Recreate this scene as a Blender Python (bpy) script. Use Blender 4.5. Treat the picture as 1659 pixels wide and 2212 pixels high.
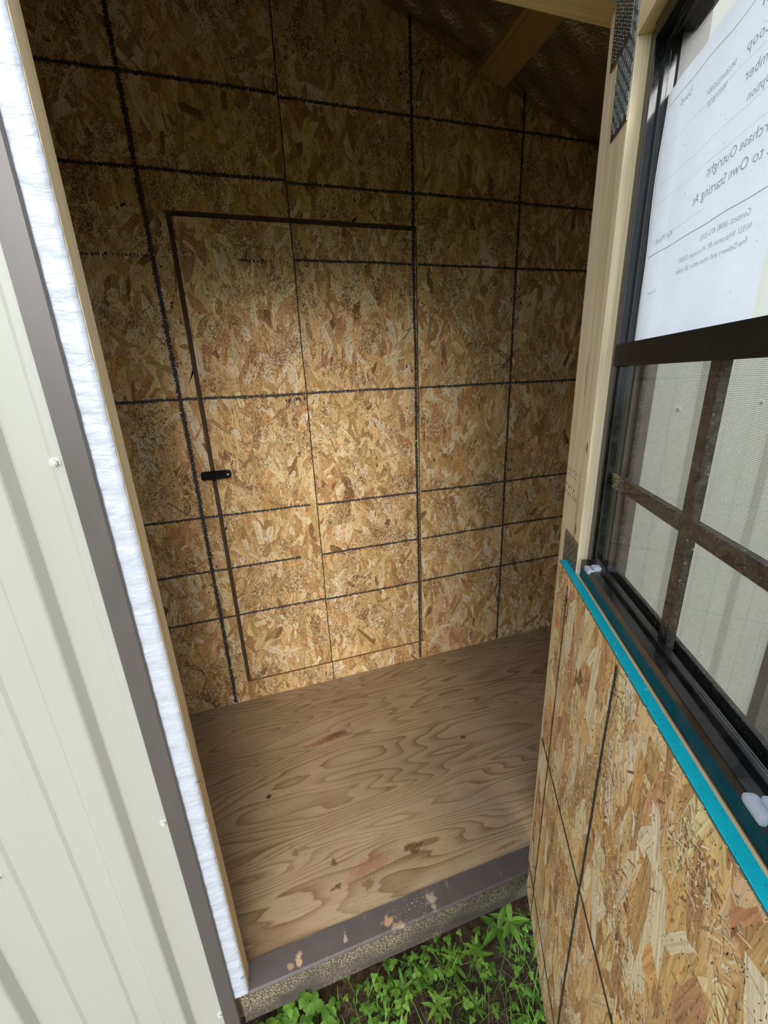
import bpy, bmesh, math, random
import numpy as np
from mathutils import Vector, Matrix

# ------------------------------------------------------------------ clear
for o in list(bpy.data.objects):
    bpy.data.objects.remove(o, do_unlink=True)
scene = bpy.context.scene
COL = scene.collection
random.seed(7)
RNG = np.random.default_rng(11)

# ------------------------------------------------------------------ camera
# world: X right along the shed front, Y into the shed, Z up, shed floor at z = 0
IW, IH, F = 1659.0, 2212.0, 880.66
YAW, PITCH, ROLL = 0.292563588, 0.313751647, -0.0435718942
CAM = np.array([0.0, 0.0, 1.2543])


def _rot():
    B = np.array([[1, 0, 0], [0, 0, -1], [0, 1, 0.]])
    c, s = math.cos(YAW), math.sin(YAW)
    Ry = np.array([[c, 0, -s], [0, 1, 0], [s, 0, c]])
    c, s = math.cos(PITCH), math.sin(PITCH)
    Rx = np.array([[1, 0, 0], [0, c, -s], [0, s, c]])
    c, s = math.cos(ROLL), math.sin(ROLL)
    Rz = np.array([[c, -s, 0], [s, c, 0], [0, 0, 1]])
    return Rz @ Rx @ Ry @ B


RC = _rot()
cam_data = bpy.data.cameras.new('camera')
cam_data.sensor_fit = 'HORIZONTAL'
cam_data.sensor_width = 36.0
cam_data.lens = F / IW * 36.0
cam_data.clip_start = 0.01
cam_data.clip_end = 200
cam = bpy.data.objects.new('camera', cam_data)
COL.objects.link(cam)
M3 = RC.T @ np.diag([1.0, -1.0, -1.0])
cam.matrix_world = Matrix.Translation(Vector(CAM)) @ Matrix(M3.tolist()).to_4x4()
scene.camera = cam

# ------------------------------------------------------------------ sky and exposure
scene.view_settings.view_transform = 'Standard'
scene.view_settings.look = 'None'
scene.view_settings.gamma = 1.0
scene.view_settings.use_curve_mapping = False
scene.view_settings.exposure = 1.2

world = bpy.data.worlds.new('overcast_sky')
scene.world = world
world.use_nodes = True
wn = world.node_tree.nodes
wl = world.node_tree.links
wn.clear()
wo = wn.new('ShaderNodeOutputWorld')
wb = wn.new('ShaderNodeBackground')
wtc = wn.new('ShaderNodeTexCoord')
wsx = wn.new('ShaderNodeSeparateXYZ')
wr = wn.new('ShaderNodeValToRGB')
wl.new(wtc.outputs['Generated'], wsx.inputs[0])
wl.new(wsx.outputs['Z'], wr.inputs[0])
wr.color_ramp.elements[0].position = 0.0
wr.color_ramp.elements[0].color = (0.84, 0.92, 1.02, 1)
wr.color_ramp.elements[1].position = 1.0
wr.color_ramp.elements[1].color = (0.88, 1.0, 1.16, 1)
wl.new(wr.outputs[0], wb.inputs['Color'])
wb.inputs['Strength'].default_value = 1.0
wl.new(wb.outputs[0], wo.inputs['Surface'])

# soft sun behind thin cloud, in front of the shed
sun_d = bpy.data.lights.new('sun', 'SUN')
sun_d.energy = 1.6
sun_d.angle = math.radians(35)
sun_d.color = (1.0, 0.96, 0.9)
sun = bpy.data.objects.new('sun', sun_d)
COL.objects.link(sun)
sd = Vector((0.12, 1.0, -0.46)).normalized()      # direction the light travels
sun.rotation_euler = sd.to_track_quat('-Z', 'Y').to_euler()
sun.location = (-0.5, -4, 5)


# ------------------------------------------------------------------ pixel helpers
def ray(x, y):
    return RC.T @ np.array([x - IW / 2, y - IH / 2, F])


def onY(x, y, Y):
    d = ray(x, y)
    return CAM + d * ((Y - CAM[1]) / d[1])


def onZ(x, y, Z):
    d = ray(x, y)
    return CAM + d * ((Z - CAM[2]) / d[2])


# ------------------------------------------------------------------ node helpers
class NT:
    def __init__(self, name):
        self.m = bpy.data.materials.new(name)
        self.m.use_nodes = True
        self.t = self.m.node_tree
        self.t.nodes.clear()
        self.out = self.t.nodes.new('ShaderNodeOutputMaterial')

    def n(self, typ, **kw):
        nd = self.t.nodes.new(typ)
        for k, v in kw.items():
            setattr(nd, k, v)
        return nd

    def l(self, a, b):
        self.t.links.new(a, b)

    def set(self, sock, v):
        if hasattr(v, 'is_linked') or isinstance(v, bpy.types.NodeSocket):
            self.l(v, sock)
        else:
            sock.default_value = v

    def math(self, op, a, b=0.5, c=None, clamp=False):
        nd = self.n('ShaderNodeMath', operation=op)
        nd.use_clamp = clamp
        self.set(nd.inputs[0], a)
        self.set(nd.inputs[1], b)
        if c is not None:
            self.set(nd.inputs[2], c)
        return nd.outputs[0]

    def obj(self):
        return self.n('ShaderNodeTexCoord').outputs['Object']

    def map(self, vec, scale=(1, 1, 1), loc=(0, 0, 0), rot=(0, 0, 0)):
        nd = self.n('ShaderNodeMapping')
        self.l(vec, nd.inputs['Vector'])
        nd.inputs['Scale'].default_value = scale
        nd.inputs['Location'].default_value = loc
        nd.inputs['Rotation'].default_value = rot
        return nd.outputs[0]

    def noise(self, vec, scale, detail=2.0, rough=0.5, dist=0.0):
        nd = self.n('ShaderNodeTexNoise')
        self.l(vec, nd.inputs['Vector'])
        nd.inputs['Scale'].default_value = scale
        nd.inputs['Detail'].default_value = detail
        nd.inputs['Roughness'].default_value = rough
        nd.inputs['Distortion'].default_value = dist
        return nd.outputs['Fac']

    def ramp(self, fac, stops, interp='LINEAR'):
        nd = self.n('ShaderNodeValToRGB')
        nd.color_ramp.interpolation = interp
        els = nd.color_ramp.elements
        while len(els) < len(stops):
            els.new(0.5)
        for e, (p, c) in zip(els, stops):
            e.position = p
            e.color = (c, c, c, 1) if not isinstance(c, (tuple, list)) else (*c, 1)
        self.l(fac, nd.inputs[0])
        return nd.outputs[0]

    def mix(self, fac, a, b, mode='MIX'):
        nd = self.n('ShaderNodeMix', data_type='RGBA', blend_type=mode)
        self.set(nd.inputs[0], fac)
        for s, v in ((nd.inputs[6], a), (nd.inputs[7], b)):
            if isinstance(v, (tuple, list)):
                s.default_value = (*v, 1)
            else:
                self.l(v, s)
        return nd.outputs[2]

    def bump(self, h, strength=0.3, dist=0.01):
        nd = self.n('ShaderNodeBump')
        nd.inputs['Strength'].default_value = strength
        nd.inputs['Distance'].default_value = dist
        self.l(h, nd.inputs['Height'])
        return nd.outputs[0]

    def bsdf(self, color, rough=0.6, metal=0.0, normal=None, spec=0.5, **kw):
        p = self.n('ShaderNodeBsdfPrincipled')
        if isinstance(color, (tuple, list)):
            p.inputs['Base Color'].default_value = (*color, 1)
        else:
            self.l(color, p.inputs['Base Color'])
        self.set(p.inputs['Roughness'], rough)
        p.inputs['Metallic'].default_value = metal
        p.inputs['Specular IOR Level'].default_value = spec
        if normal is not None:
            self.l(normal, p.inputs['Normal'])
        for k, v in kw.items():
            self.set(p.inputs[k], v)
        self.l(p.outputs[0], self.out.inputs['Surface'])
        return p


def simple(name, color, rough=0.5, metal=0.0, spec=0.5, var=0.0, scale=30):
    t = NT(name)
    if var:
        f = t.noise(t.obj(), scale, 4)
        c = t.mix(f, tuple(x * (1 - var) for x in color), tuple(min(1, x * (1 + var)) for x in color))
    else:
        c = color
    t.bsdf(c, rough, metal, spec=spec)
    return t.m


# ------------------------------------------------------------------ materials
def mat_strand(name):
    t = NT(name)
    a = t.n('ShaderNodeAttribute', attribute_name='fcol')
    uv = t.n('ShaderNodeAttribute', attribute_name='fuv')
    st = t.noise(t.map(uv.outputs['Vector'], (14, 260, 1)), 1.0, 3, 0.6)
    k = t.ramp(st, [(0.28, 0.55), (0.52, 0.98), (0.75, 1.25)])
    c = t.mix(1.0, a.outputs['Color'], k, 'MULTIPLY')
    ob = t.obj()
    sp = t.noise(t.map(ob, (1, 1, 0.55)), 210, 2, 0.6)
    spm = t.ramp(sp, [(0.655, 0.0), (0.69, 1.0)])
    patch = t.ramp(t.noise(ob, 9, 2), [(0.40, 0.25), (0.6, 1.0)])
    c = t.mix(t.math('MULTIPLY', spm, patch), c, (0.075, 0.038, 0.016))
    sp2 = t.noise(t.map(ob, (1, 1, 0.7), (3, 1, 7)), 330, 1, 0.5)
    c = t.mix(t.math('MULTIPLY', t.ramp(sp2, [(0.64, 0.0), (0.70, 1.0)]), 0.55), c, (0.62, 0.50, 0.33))
    h = t.noise(t.map(uv.outputs['Vector'], (30, 500, 1)), 1.0, 2)
    t.bsdf(c, 0.72, normal=t.bump(h, 0.15, 0.002), spec=0.25)
    return t.m


def mat_osb_base(name):
    t = NT(name)
    ob = t.obj()
    a = t.noise(t.map(ob, (40, 40, 14)), 1, 4, 0.6)
    b = t.noise(t.map(ob, (14, 40, 40), (5, 5, 5)), 1, 4, 0.6)
    c = t.ramp(a, [(0.3, (0.17, 0.085, 0.03)), (0.5, (0.34, 0.19, 0.075)), (0.7, (0.46, 0.29, 0.13))])
    d = t.ramp(b, [(0.3, (0.20, 0.10, 0.04)), (0.5, (0.36, 0.21, 0.085)), (0.7, (0.48, 0.32, 0.15))])
    m = t.ramp(t.noise(ob, 22, 2), [(0.45, 0.0), (0.55, 1.0)])
    t.bsdf(t.mix(m, c, d), 0.8, normal=t.bump(a, 0.3, 0.003), spec=0.2)
    return t.m


def mat_pine(name, axis=2, tint=(1, 1, 1), knots=(), dark=1.0):
    t = NT(name)
    ob = t.obj()
    sc = [34, 34, 34]
    sc[axis] = 1.1
    g = t.noise(t.map(ob, tuple(sc)), 1, 3, 0.55, 0.6)
    sc2 = [260, 260, 260]
    sc2[axis] = 5
    f = t.noise(t.map(ob, tuple(sc2)), 1, 2, 0.6)
    cs = [(0.30, (0.50, 0.34, 0.16)), (0.42, (0.66, 0.50, 0.29)), (0.55, (0.70, 0.54, 0.34)),
          (0.66, (0.62, 0.46, 0.26)), (0.8, (0.50, 0.30, 0.12))]
    cs = [(p, tuple(a * b * dark for a, b in zip(c, tint))) for p, c in cs]
    c = t.ramp(g, cs)
    c = t.mix(1.0, c, t.ramp(f, [(0.3, 0.82), (0.6, 1.04)]), 'MULTIPLY')
    for (kx, ky, kz, rx, ry, rz) in knots:
        d = t.n('ShaderNodeVectorMath', operation='LENGTH')
        t.l(t.map(ob, (1 / rx, 1 / ry, 1 / rz), (-kx / rx, -ky / ry, -kz / rz)), d.inputs[0])
        mk = t.ramp(d.outputs['Value'], [(0.75, 1.0), (1.0, 0.0)])
        c = t.mix(mk, c, (0.26, 0.11, 0.04))
    t.bsdf(c, 0.62, normal=t.bump(f, 0.12, 0.002), spec=0.3)
    return t.m


def spot_mask(t, ob, x, y, rx, ry, rot=0.0, wob=0.5, ns=60):
    d = t.n('ShaderNodeVectorMath', operation='LENGTH')
    mp = t.n('ShaderNodeMapping', vector_type='TEXTURE')
    t.l(ob, mp.inputs['Vector'])
    mp.inputs['Location'].default_value = (x, y, 0)
    mp.inputs['Rotation'].default_value = (0, 0, rot)
    mp.inputs['Scale'].default_value = (rx, ry, 1000.0)
    t.l(mp.outputs[0], d.inputs[0])
    nz = t.noise(ob, ns, 3)
    v = t.math('ADD', d.outputs['Value'], t.math('MULTIPLY', t.math('SUBTRACT', nz, 0.5), wob * 4))
    return t.ramp(v, [(0.5, 1.0), (1.0, 0.0)])


def mat_plywood():
    t = NT('plywood_floor')
    ob = t.obj()
    # large slow field -> contour bands = cathedral grain running along X
    fld = t.noise(t.map(ob, (0.62, 4.0, 1), (2.9, 0.4, 0)), 1.5, 2.2, 0.42, 0.15)
    fine = t.noise(t.map(ob, (6, 60, 1)), 1, 2)
    ph = t.math('ADD', t.math('MULTIPLY', fld, 26.0), t.math('MULTIPLY', fine, 0.55))
    fr = t.math('FRACT', ph)
    band = t.ramp(fr, [(0.0, 0.05), (0.55, 0.25), (0.82, 0.75), (0.93, 1.0), (1.0, 0.0)])
    amt = t.ramp(t.noise(t.map(ob, (1, 2.5, 1), (9, 9, 0)), 3.0, 2), [(0.35, 0.5), (0.65, 1.0)])
    c = t.mix(t.math('MULTIPLY', band, amt), (0.45, 0.325, 0.195), (0.215, 0.125, 0.058))
    big = t.noise(t.map(ob, (1, 1.6, 1), (4, 2, 0)), 3.2, 3)
    c = t.mix(1.0, c, t.ramp(big, [(0.3, 0.82), (0.65, 1.06)]), 'MULTIPLY')
    fib = t.noise(t.map(ob, (9, 420, 1)), 1, 3, 0.6)
    c = t.mix(1.0, c, t.ramp(fib, [(0.3, 0.80), (0.62, 1.05)]), 'MULTIPLY')
    # checks: tiny dark splits along the grain
    ck = t.noise(t.map(ob, (38, 330, 1), (2, 7, 0)), 1, 1)
    c = t.mix(t.math('MULTIPLY', t.ramp(ck, [(0.70, 0.0), (0.74, 1.0)]), 0.6), c, (0.08, 0.045, 0.02))
    ck2 = t.noise(t.map(ob, (160, 210, 1), (12, 3, 0)), 1, 1)
    mk = t.ramp(t.noise(t.map(ob, (1, 1, 1), (31, 3, 0)), 7, 2), [(0.52, 0.0), (0.62, 1.0)])
    c = t.mix(t.math('MULTIPLY', t.ramp(ck2, [(0.71, 0.0), (0.74, 1.0)]), mk), c, (0.05, 0.025, 0.01))
    # knots, stains and muddy spots with a shape of their own
    for (px, py, rx, ry, rot, colr, st, wob) in (
            (720, 1590, 0.062, 0.016, 0.10, (0.13, 0.045, 0.03), 0.75, 0.45),
            (690, 1605, 0.06, 0.013, 0.10, (0.30, 0.11, 0.06), 0.6, 0.5),
            (800, 1868, 0.065, 0.024, 0.18, (0.33, 0.12, 0.08), 0.55, 0.45),
            (770, 1890, 0.05, 0.012, 0.25, (0.36, 0.15, 0.09), 0.5, 0.5),
            (1000, 1592, 0.013, 0.008, 0, (0.05, 0.025, 0.012), 0.85, 0.3),
            (581, 1721, 0.011, 0.009, 0, (0.05, 0.022, 0.01), 0.9, 0.4),
            (892, 1832, 0.026, 0.015, 0, (0.11, 0.05, 0.015), 0.85, 0.9),
            (795, 1908, 0.021, 0.014, 0, (0.19, 0.10, 0.03), 0.75, 0.8),
            (720, 1862, 0.013, 0.013, 0, (0.10, 0.05, 0.02), 0.8, 0.8),
            (727, 1915, 0.014, 0.010, 0, (0.08, 0.04, 0.02), 0.8, 0.7),
            (637, 1838, 0.017, 0.013, 0, (0.20, 0.11, 0.04), 0.7, 0.8),
            (837, 1703, 0.015, 0.011, 0, (0.22, 0.12, 0.05), 0.7, 0.7),
            (628, 1877, 0.013, 0.010, 0, (0.30, 0.19, 0.08), 0.7, 0.3),
            (1040, 1720, 0.10, 0.05, 0.1, (0.33, 0.23, 0.16), 0.4, 0.6)):
        q = onZ(px, py, 0.0)
        m = spot_mask(t, ob, q[0], q[1], rx, ry, rot, wob)
        c = t.mix(t.math('MULTIPLY', m, st), c, colr)
    t.bsdf(c, 0.6, normal=t.bump(fib, 0.12, 0.002), spec=0.35)
    return t.m


def mat_cream():
    t = NT('cream_painted_steel')
    ob = t.obj()
    f = t.noise(ob, 5, 3)
    c = t.mix(f, (0.322, 0.318, 0.279), (0.342, 0.338, 0.297))
    d = t.noise(t.map(ob, (60, 60, 200)), 1, 2)
    t.bsdf(c, 0.38, normal=t.bump(d, 0.02, 0.001), spec=0.45)
    return t.m


def mat_brown():
    t = NT('brown_painted_steel')
    ob = t.obj()
    f = t.noise(t.map(ob, (1, 1, 0.3)), 40, 3)
    c = t.mix(f, (0.072, 0.061, 0.057), (0.088, 0.076, 0.072))
    s = t.noise(ob, 120, 1)
    c = t.mix(t.ramp(s, [(0.81, 0.0), (0.83, 0.8)]), c, (0.4, 0.34, 0.28))
    t.bsdf(c, 0.36, spec=0.5)
    return t.m


def mat_threshold():
    t = NT('scuffed_threshold_flashing')
    ob = t.obj()
    f = t.noise(ob, 25, 3)
    c = t.mix(f, (0.085, 0.070, 0.064), (0.125, 0.105, 0.097))
    sc = t.noise(t.map(ob, (30, 12, 12)), 1, 4, 0.65, 1.0)
    c = t.mix(t.math('MULTIPLY', t.ramp(sc, [(0.60, 0.0), (0.70, 1.0)]), 0.45), c, (0.30, 0.25, 0.21))
    for (px, py, rx, ry, colr, wob) in ((838, 1990, 0.016, 0.013, (0.45, 0.27, 0.14), 0.5),
                                        (860, 1998, 0.022, 0.008, (0.34, 0.24, 0.15), 0.8),
                                        (932, 1945, 0.013, 0.022, (0.38, 0.30, 0.21), 0.7),
                                        (646, 2075, 0.009, 0.014, (0.50, 0.33, 0.19), 0.7),
                                        (628, 2087, 0.012, 0.006, (0.36, 0.24, 0.14), 0.8),
                                        (745, 2025, 0.006, 0.014, (0.40, 0.32, 0.25), 0.8)):
        q = onZ(px, py, 0.003)
        m = spot_mask(t, ob, q[0], q[1], rx, ry, 0, wob, 90)
        c = t.mix(m, c, colr)
    fl = t.noise(t.map(ob, (190, 260, 70)), 1, 3)
    z1 = onZ(890, 1962, 0.003)
    zone = spot_mask(t, ob, z1[0], z1[1], 0.07, 0.03, 0, 0.5)
    c = t.mix(t.math('MULTIPLY', t.ramp(fl, [(0.62, 0.0), (0.65, 1.0)]), zone), c, (0.46, 0.36, 0.27))
    t.bsdf(c, 0.42, spec=0.5, normal=t.bump(sc, 0.05, 0.002))
    return t.m


def mat_fascia():
    t = NT('muddy_rim_flashing')
    ob = t.obj()
    sx = t.n('ShaderNodeSeparateXYZ')
    t.l(ob, sx.inputs[0])
    base = t.mix(t.noise(ob, 30, 3), (0.036, 0.030, 0.024), (0.078, 0.066, 0.050))
    mud = t.noise(ob, 260, 2, 0.6)
    pat = t.noise(t.map(ob, (10, 10, 18)), 1, 3)
    up = t.math('ADD', t.math('MULTIPLY', sx.outputs['Z'], 5.0), 0.66)
    up = t.math('ADD', up, t.math('MULTIPLY', pat, 0.9))
    m = t.math('MULTIPLY', t.ramp(mud, [(0.47, 0.0), (0.60, 1.0)]), t.ramp(up, [(0.62, 0.0), (1.0, 1.0)]))
    c = t.mix(m, base, (0.31, 0.255, 0.165))
    t.bsdf(c, 0.75, normal=t.bump(mud, 0.3, 0.002), spec=0.25)
    return t.m


def mat_wrap():
    t = NT('white_bubble_insulation')
    ob = t.obj()
    w = t.n('ShaderNodeTexVoronoi')
    w.feature = 'SMOOTH_F1'
    t.l(t.map(ob, (1, 1, 1)), w.inputs['Vector'])
    w.inputs['Scale'].default_value = 75
    a = t.noise(t.map(ob, (25, 25, 70)), 1, 4, 0.6, 0.8)
    h = t.math('ADD', t.math('MULTIPLY', a, 0.9), t.math('MULTIPLY', w.outputs['Distance'], 0.5))
    t.bsdf((0.40, 0.425, 0.485), 0.4, normal=t.bump(h, 0.6, 0.004), spec=0.5)
    return t.m


def mat_foil():
    t = NT('foil_roof_insulation')
    ob = t.obj()
    w = t.n('ShaderNodeTexVoronoi')
    t.l(ob, w.inputs['Vector'])
    w.inputs['Scale'].default_value = 110
    a = t.noise(t.map(ob, (6, 30, 6)), 1, 4, 0.6, 0.5)
    h = t.math('ADD', t.math('MULTIPLY', a, 0.7), t.math('MULTIPLY', w.outputs['Distance'], 0.5))
    c = t.mix(t.noise(ob, 8, 3), (0.36, 0.335, 0.27), (0.55, 0.52, 0.44))
    t.bsdf(c, 0.36, metal=0.85, normal=t.bump(h, 0.55, 0.006))
    return t.m


def mat_black():
    t = NT('black_window_frame')
    ob = t.obj()
    d = t.noise(ob, 60, 4, 0.65)
    c = t.mix(t.ramp(d, [(0.45, 0.0), (0.75, 1.0)]), (0.006, 0.006, 0.0065), (0.022, 0.020, 0.018))
    r = t.ramp(d, [(0.4, 0.10), (0.75, 0.26)])
    t.bsdf(c, r, spec=0.6)
    return t.m


def mat_muntin():
    t = NT('dusty_muntin_bar')
    ob = t.obj()
    d = t.noise(ob, 130, 3, 0.65)
    c = t.mix(t.ramp(d, [(0.46, 0.0), (0.62, 1.0)]), (0.010, 0.009, 0.008), (0.045, 0.039, 0.030))
    s = t.noise(ob, 300, 1)
    c = t.mix(t.ramp(s, [(0.68, 0.0), (0.72, 1.0)]), c, (0.22, 0.2, 0.16))
    t.bsdf(c, 0.5, spec=0.5)
    return t.m


def mat_teal():
    t = NT('teal_edge_paint')
    ob = t.obj()
    c = t.mix(t.noise(ob, 45, 4, 0.6), (0.0, 0.36, 0.44), (0.005, 0.47, 0.55))
    s = t.noise(ob, 230, 2)
    c = t.mix(t.ramp(s, [(0.64, 0.0), (0.68, 0.6)]), c, (0.02, 0.20, 0.24))
    s2 = t.noise(t.map(ob, (1, 1, 1), (3, 3, 3)), 90, 3)
    c = t.mix(t.ramp(s2, [(0.70, 0.0), (0.74, 0.8)]), c, (0.42, 0.5, 0.42))
    t.bsdf(c, 0.55, spec=0.3)
    return t.m


def mat_galv():
    t = NT('galvanised_steel')
    ob = t.obj()
    c = t.mix(t.noise(ob, 180, 3, 0.7), (0.10, 0.10, 0.09), (0.42, 0.42, 0.39))
    t.bsdf(c, 0.33, metal=0.9, normal=t.bump(t.noise(ob, 250, 2), 0.4, 0.002))
    return t.m


def mat_glass():
    t = NT('window_glass')
    tr = t.n('ShaderNodeBsdfTransparent')
    tr.inputs[0].default_value = (0.97, 0.985, 0.985, 1)
    gl = t.n('ShaderNodeBsdfGlossy')
    gl.inputs['Roughness'].default_value = 0.02
    lw = t.n('ShaderNodeLayerWeight')
    lw.inputs['Blend'].default_value = 0.5
    # Schlick reflectance of one face of a thin pane
    fr = t.math('ADD', t.math('MULTIPLY', t.math('POWER', lw.outputs['Facing'], 5.0), 0.30), 0.02)
    ob = t.obj()
    dirt = t.ramp(t.noise(ob, 340, 2, 0.6), [(0.72, 0.0), (0.75, 0.5)])
    df = t.n('ShaderNodeBsdfDiffuse')
    df.inputs[0].default_value = (0.25, 0.21, 0.15, 1)
    m1 = t.n('ShaderNodeMixShader')
    t.l(fr, m1.inputs[0])
    t.l(tr.outputs[0], m1.inputs[1])
    t.l(gl.outputs[0], m1.inputs[2])
    m2 = t.n('ShaderNodeMixShader')
    t.l(dirt, m2.inputs[0])
    t.l(m1.outputs[0], m2.inputs[1])
    t.l(df.outputs[0], m2.inputs[2])
    t.l(m2.outputs[0], t.out.inputs['Surface'])
    return t.m


def mat_paper():
    t = NT('white_paper')
    ob = t.obj()
    f = t.noise(t.map(ob, (9, 9, 5)), 1, 3)
    df = t.n('ShaderNodeBsdfDiffuse')
    df.inputs[0].default_value = (0.86, 0.855, 0.93, 1)
    t.l(t.bump(f, 0.5, 0.02), df.inputs['Normal'])
    tl = t.n('ShaderNodeBsdfTranslucent')
    tl.inputs[0].default_value = (0.86, 0.855, 0.93, 1)
    m = t.n('ShaderNodeMixShader')
    m.inputs[0].default_value = 0.45
    t.l(df.outputs[0], m.inputs[1])
    t.l(tl.outputs[0], m.inputs[2])
    t.l(m.outputs[0], t.out.inputs['Surface'])
    return t.m


def mat_leaf(name, c1, c2):
    t = NT(name)
    oi = t.n('ShaderNodeObjectInfo')
    ob = t.obj()
    r = t.math('ADD', t.math('MULTIPLY', oi.outputs['Random'], 0.75), t.math('MULTIPLY', t.noise(ob, 60, 2), 0.35), clamp=True)
    c = t.mix(r, c1, c2)
    p = t.bsdf(c, 0.5, spec=0.35)
    p.inputs['Subsurface Weight'].default_value = 0.0
    tl = t.n('ShaderNodeBsdfTranslucent')
    t.l(c, tl.inputs[0])
    m = t.n('ShaderNodeMixShader')
    m.inputs[0].default_value = 0.3
    t.l(p.outputs[0], m.inputs[1])
    t.l(tl.outputs[0], m.inputs[2])
    t.l(m.outputs[0], t.out.inputs['Surface'])
    return t.m


def mat_soil():
    t = NT('soil_and_turf')
    ob = t.obj()
    d = t.noise(ob, 55, 5, 0.65)
    c = t.ramp(d, [(0.3, (0.028, 0.018, 0.011)), (0.55, (0.085, 0.058, 0.036)), (0.75, (0.17, 0.125, 0.08))])
    # farther out the turf closes over the bare soil
    ln = t.n('ShaderNodeVectorMath', operation='LENGTH')
    t.l(t.map(ob, (1, 1, 0), (-0.2, -0.4, 0)), ln.inputs[0])
    far = t.ramp(t.math('ADD', t.math('MULTIPLY', ln.outputs['Value'], 0.5), t.math('MULTIPLY', t.noise(ob, 6, 3), 0.3)),
                 [(0.55, 0.0), (0.85, 1.0)])
    g = t.ramp(t.noise(ob, 120, 4, 0.7), [(0.3, (0.05, 0.07, 0.02)), (0.7, (0.15, 0.20, 0.065))])
    t.bsdf(t.mix(far, c, g), 0.95, normal=t.bump(d, 0.8, 0.02), spec=0.1)
    return t.m


M = dict(
    strand=mat_strand('osb_strand'), osb=mat_osb_base('osb_core'), ply=mat_plywood(), cream=mat_cream(),
    brown=mat_brown(), thr=mat_threshold(), fascia=mat_fascia(), wrap=mat_wrap(), foil=mat_foil(),
    black=mat_black(), munt=mat_muntin(), teal=mat_teal(), galv=mat_galv(), glass=mat_glass(), paper=mat_paper(),
    pinez=mat_pine('pine_upright', 2), pinex=mat_pine('pine_crosswise', 0, (0.98, 0.93, 0.86)),
    piney=mat_pine('pine_lengthwise', 1, (0.80, 0.66, 0.55)), soil=mat_soil(),
    rail=simple('satin_black_rail', (0.009, 0.0085, 0.0075), 0.5, spec=0.18, var=0.5, scale=60),
    ink=simple('black_marker_ink', (0.034, 0.030, 0.027), 0.7, var=0.5, scale=220),
    seam=simple('dark_sheet_joint', (0.012, 0.020, 0.018), 0.9, var=0.5, scale=160),
    gap=simple('brown_cut_edge', (0.075, 0.045, 0.024), 0.85, var=0.45, scale=40),
    print=simple('grey_print', (0.50, 0.51, 0.55), 0.8),
    latch=simple('matte_black_latch', (0.004, 0.004, 0.004), 0.5, spec=0.12),
    screwhead=simple('zinc_screw_head', (0.75, 0.75, 0.73), 0.3, 0.6),
    tab=simple('pale_grey_plastic', (0.36, 0.38, 0.43), 0.4),
    mesh=simple('dark_insect_screen', (0.045, 0.042, 0.036), 0.7),
    white=simple('white_painted_steel', (0.42, 0.425, 0.38), 0.35),
    staple=simple('bright_staple', (0.8, 0.8, 0.8), 0.2, 1.0),
    dust=simple('sawdust_grit', (0.30, 0.22, 0.10), 0.9, var=0.5, scale=300),
    clover=mat_leaf('clover_leaf', (0.048, 0.14, 0.016), (0.19, 0.35, 0.042)),
    weed=mat_leaf('lance_leaf', (0.10, 0.24, 0.03), (0.25, 0.42, 0.06)),
    blade=mat_leaf('grass_blade', (0.07, 0.20, 0.02), (0.20, 0.40, 0.06)),
    straw=simple('dry_straw', (0.34, 0.26, 0.15), 0.8, var=0.4, scale=40),
)


# ------------------------------------------------------------------ mesh helpers
def link(name, me, mat=None, parent=None):
    o = bpy.data.objects.new(name, me)
    COL.objects.link(o)
    if mat is not None:
        me.materials.append(mat)
    if parent is not None:
        o.parent = parent
    return o


def from_bm(name, bm, mat, parent=None, smooth=False):
    me = bpy.data.meshes.new(name)
    bmesh.ops.recalc_face_normals(bm, faces=bm.faces[:])
    bm.to_mesh(me)
    bm.free()
    if smooth:
        for p in me.polygons:
            p.use_smooth = True
    return link(name, me, mat, parent)


def empty(name, loc=(0, 0, 0), parent=None):
    o = bpy.data.objects.new(name, None)
    COL.objects.link(o)
    o.location = loc
    o.empty_display_size = 0.05
    if parent is not None:
        o.parent = parent
    return o


def add_box(bm, x0, x1, y0, y1, z0, z1, bev=0.0):
    b2 = bmesh.new()
    vs = [b2.verts.new(p) for p in [(x0, y0, z0), (x1, y0, z0), (x1, y1, z0), (x0, y1, z0),
                                    (x0, y0, z1), (x1, y0, z1), (x1, y1, z1), (x0, y1, z1)]]
    for f in [(0, 3, 2, 1), (4, 5, 6, 7), (0, 1, 5, 4), (1, 2, 6, 5), (2, 3, 7, 6), (3, 0, 4, 7)]:
        b2.faces.new([vs[i] for i in f])
    if bev:
        bmesh.ops.bevel(b2, geom=b2.edges[:], offset=bev, segments=2, profile=0.6, affect='EDGES')
    me = bpy.data.meshes.new('tmp')
    b2.to_mesh(me)
    b2.free()
    bm.from_mesh(me)
    bpy.data.meshes.remove(me)


def box(name, x0, x1, y0, y1, z0, z1, mat, parent=None, bev=0.0):
    bm = bmesh.new()
    add_box(bm, x0, x1, y0, y1, z0, z1, bev)
    return from_bm(name, bm, mat, parent)


def prism(name, pts, axis, a0, a1, mat, parent=None):
    """closed 2D outline swept along an axis; pts are (first, second) remaining coordinates in xyz order"""
    bm = bmesh.new()

    def P(p, a):
        q = list(p)
        q.insert(axis, a)
        return q
    A = [bm.verts.new(P(p, a0)) for p in pts]
    B = [bm.verts.new(P(p, a1)) for p in pts]
    bm.faces.new(A)
    bm.faces.new(B[::-1])
    n = len(pts)
    for i in range(n):
        bm.faces.new([A[i], A[(i + 1) % n], B[(i + 1) % n], B[i]])
    return from_bm(name, bm, mat, parent)


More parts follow.
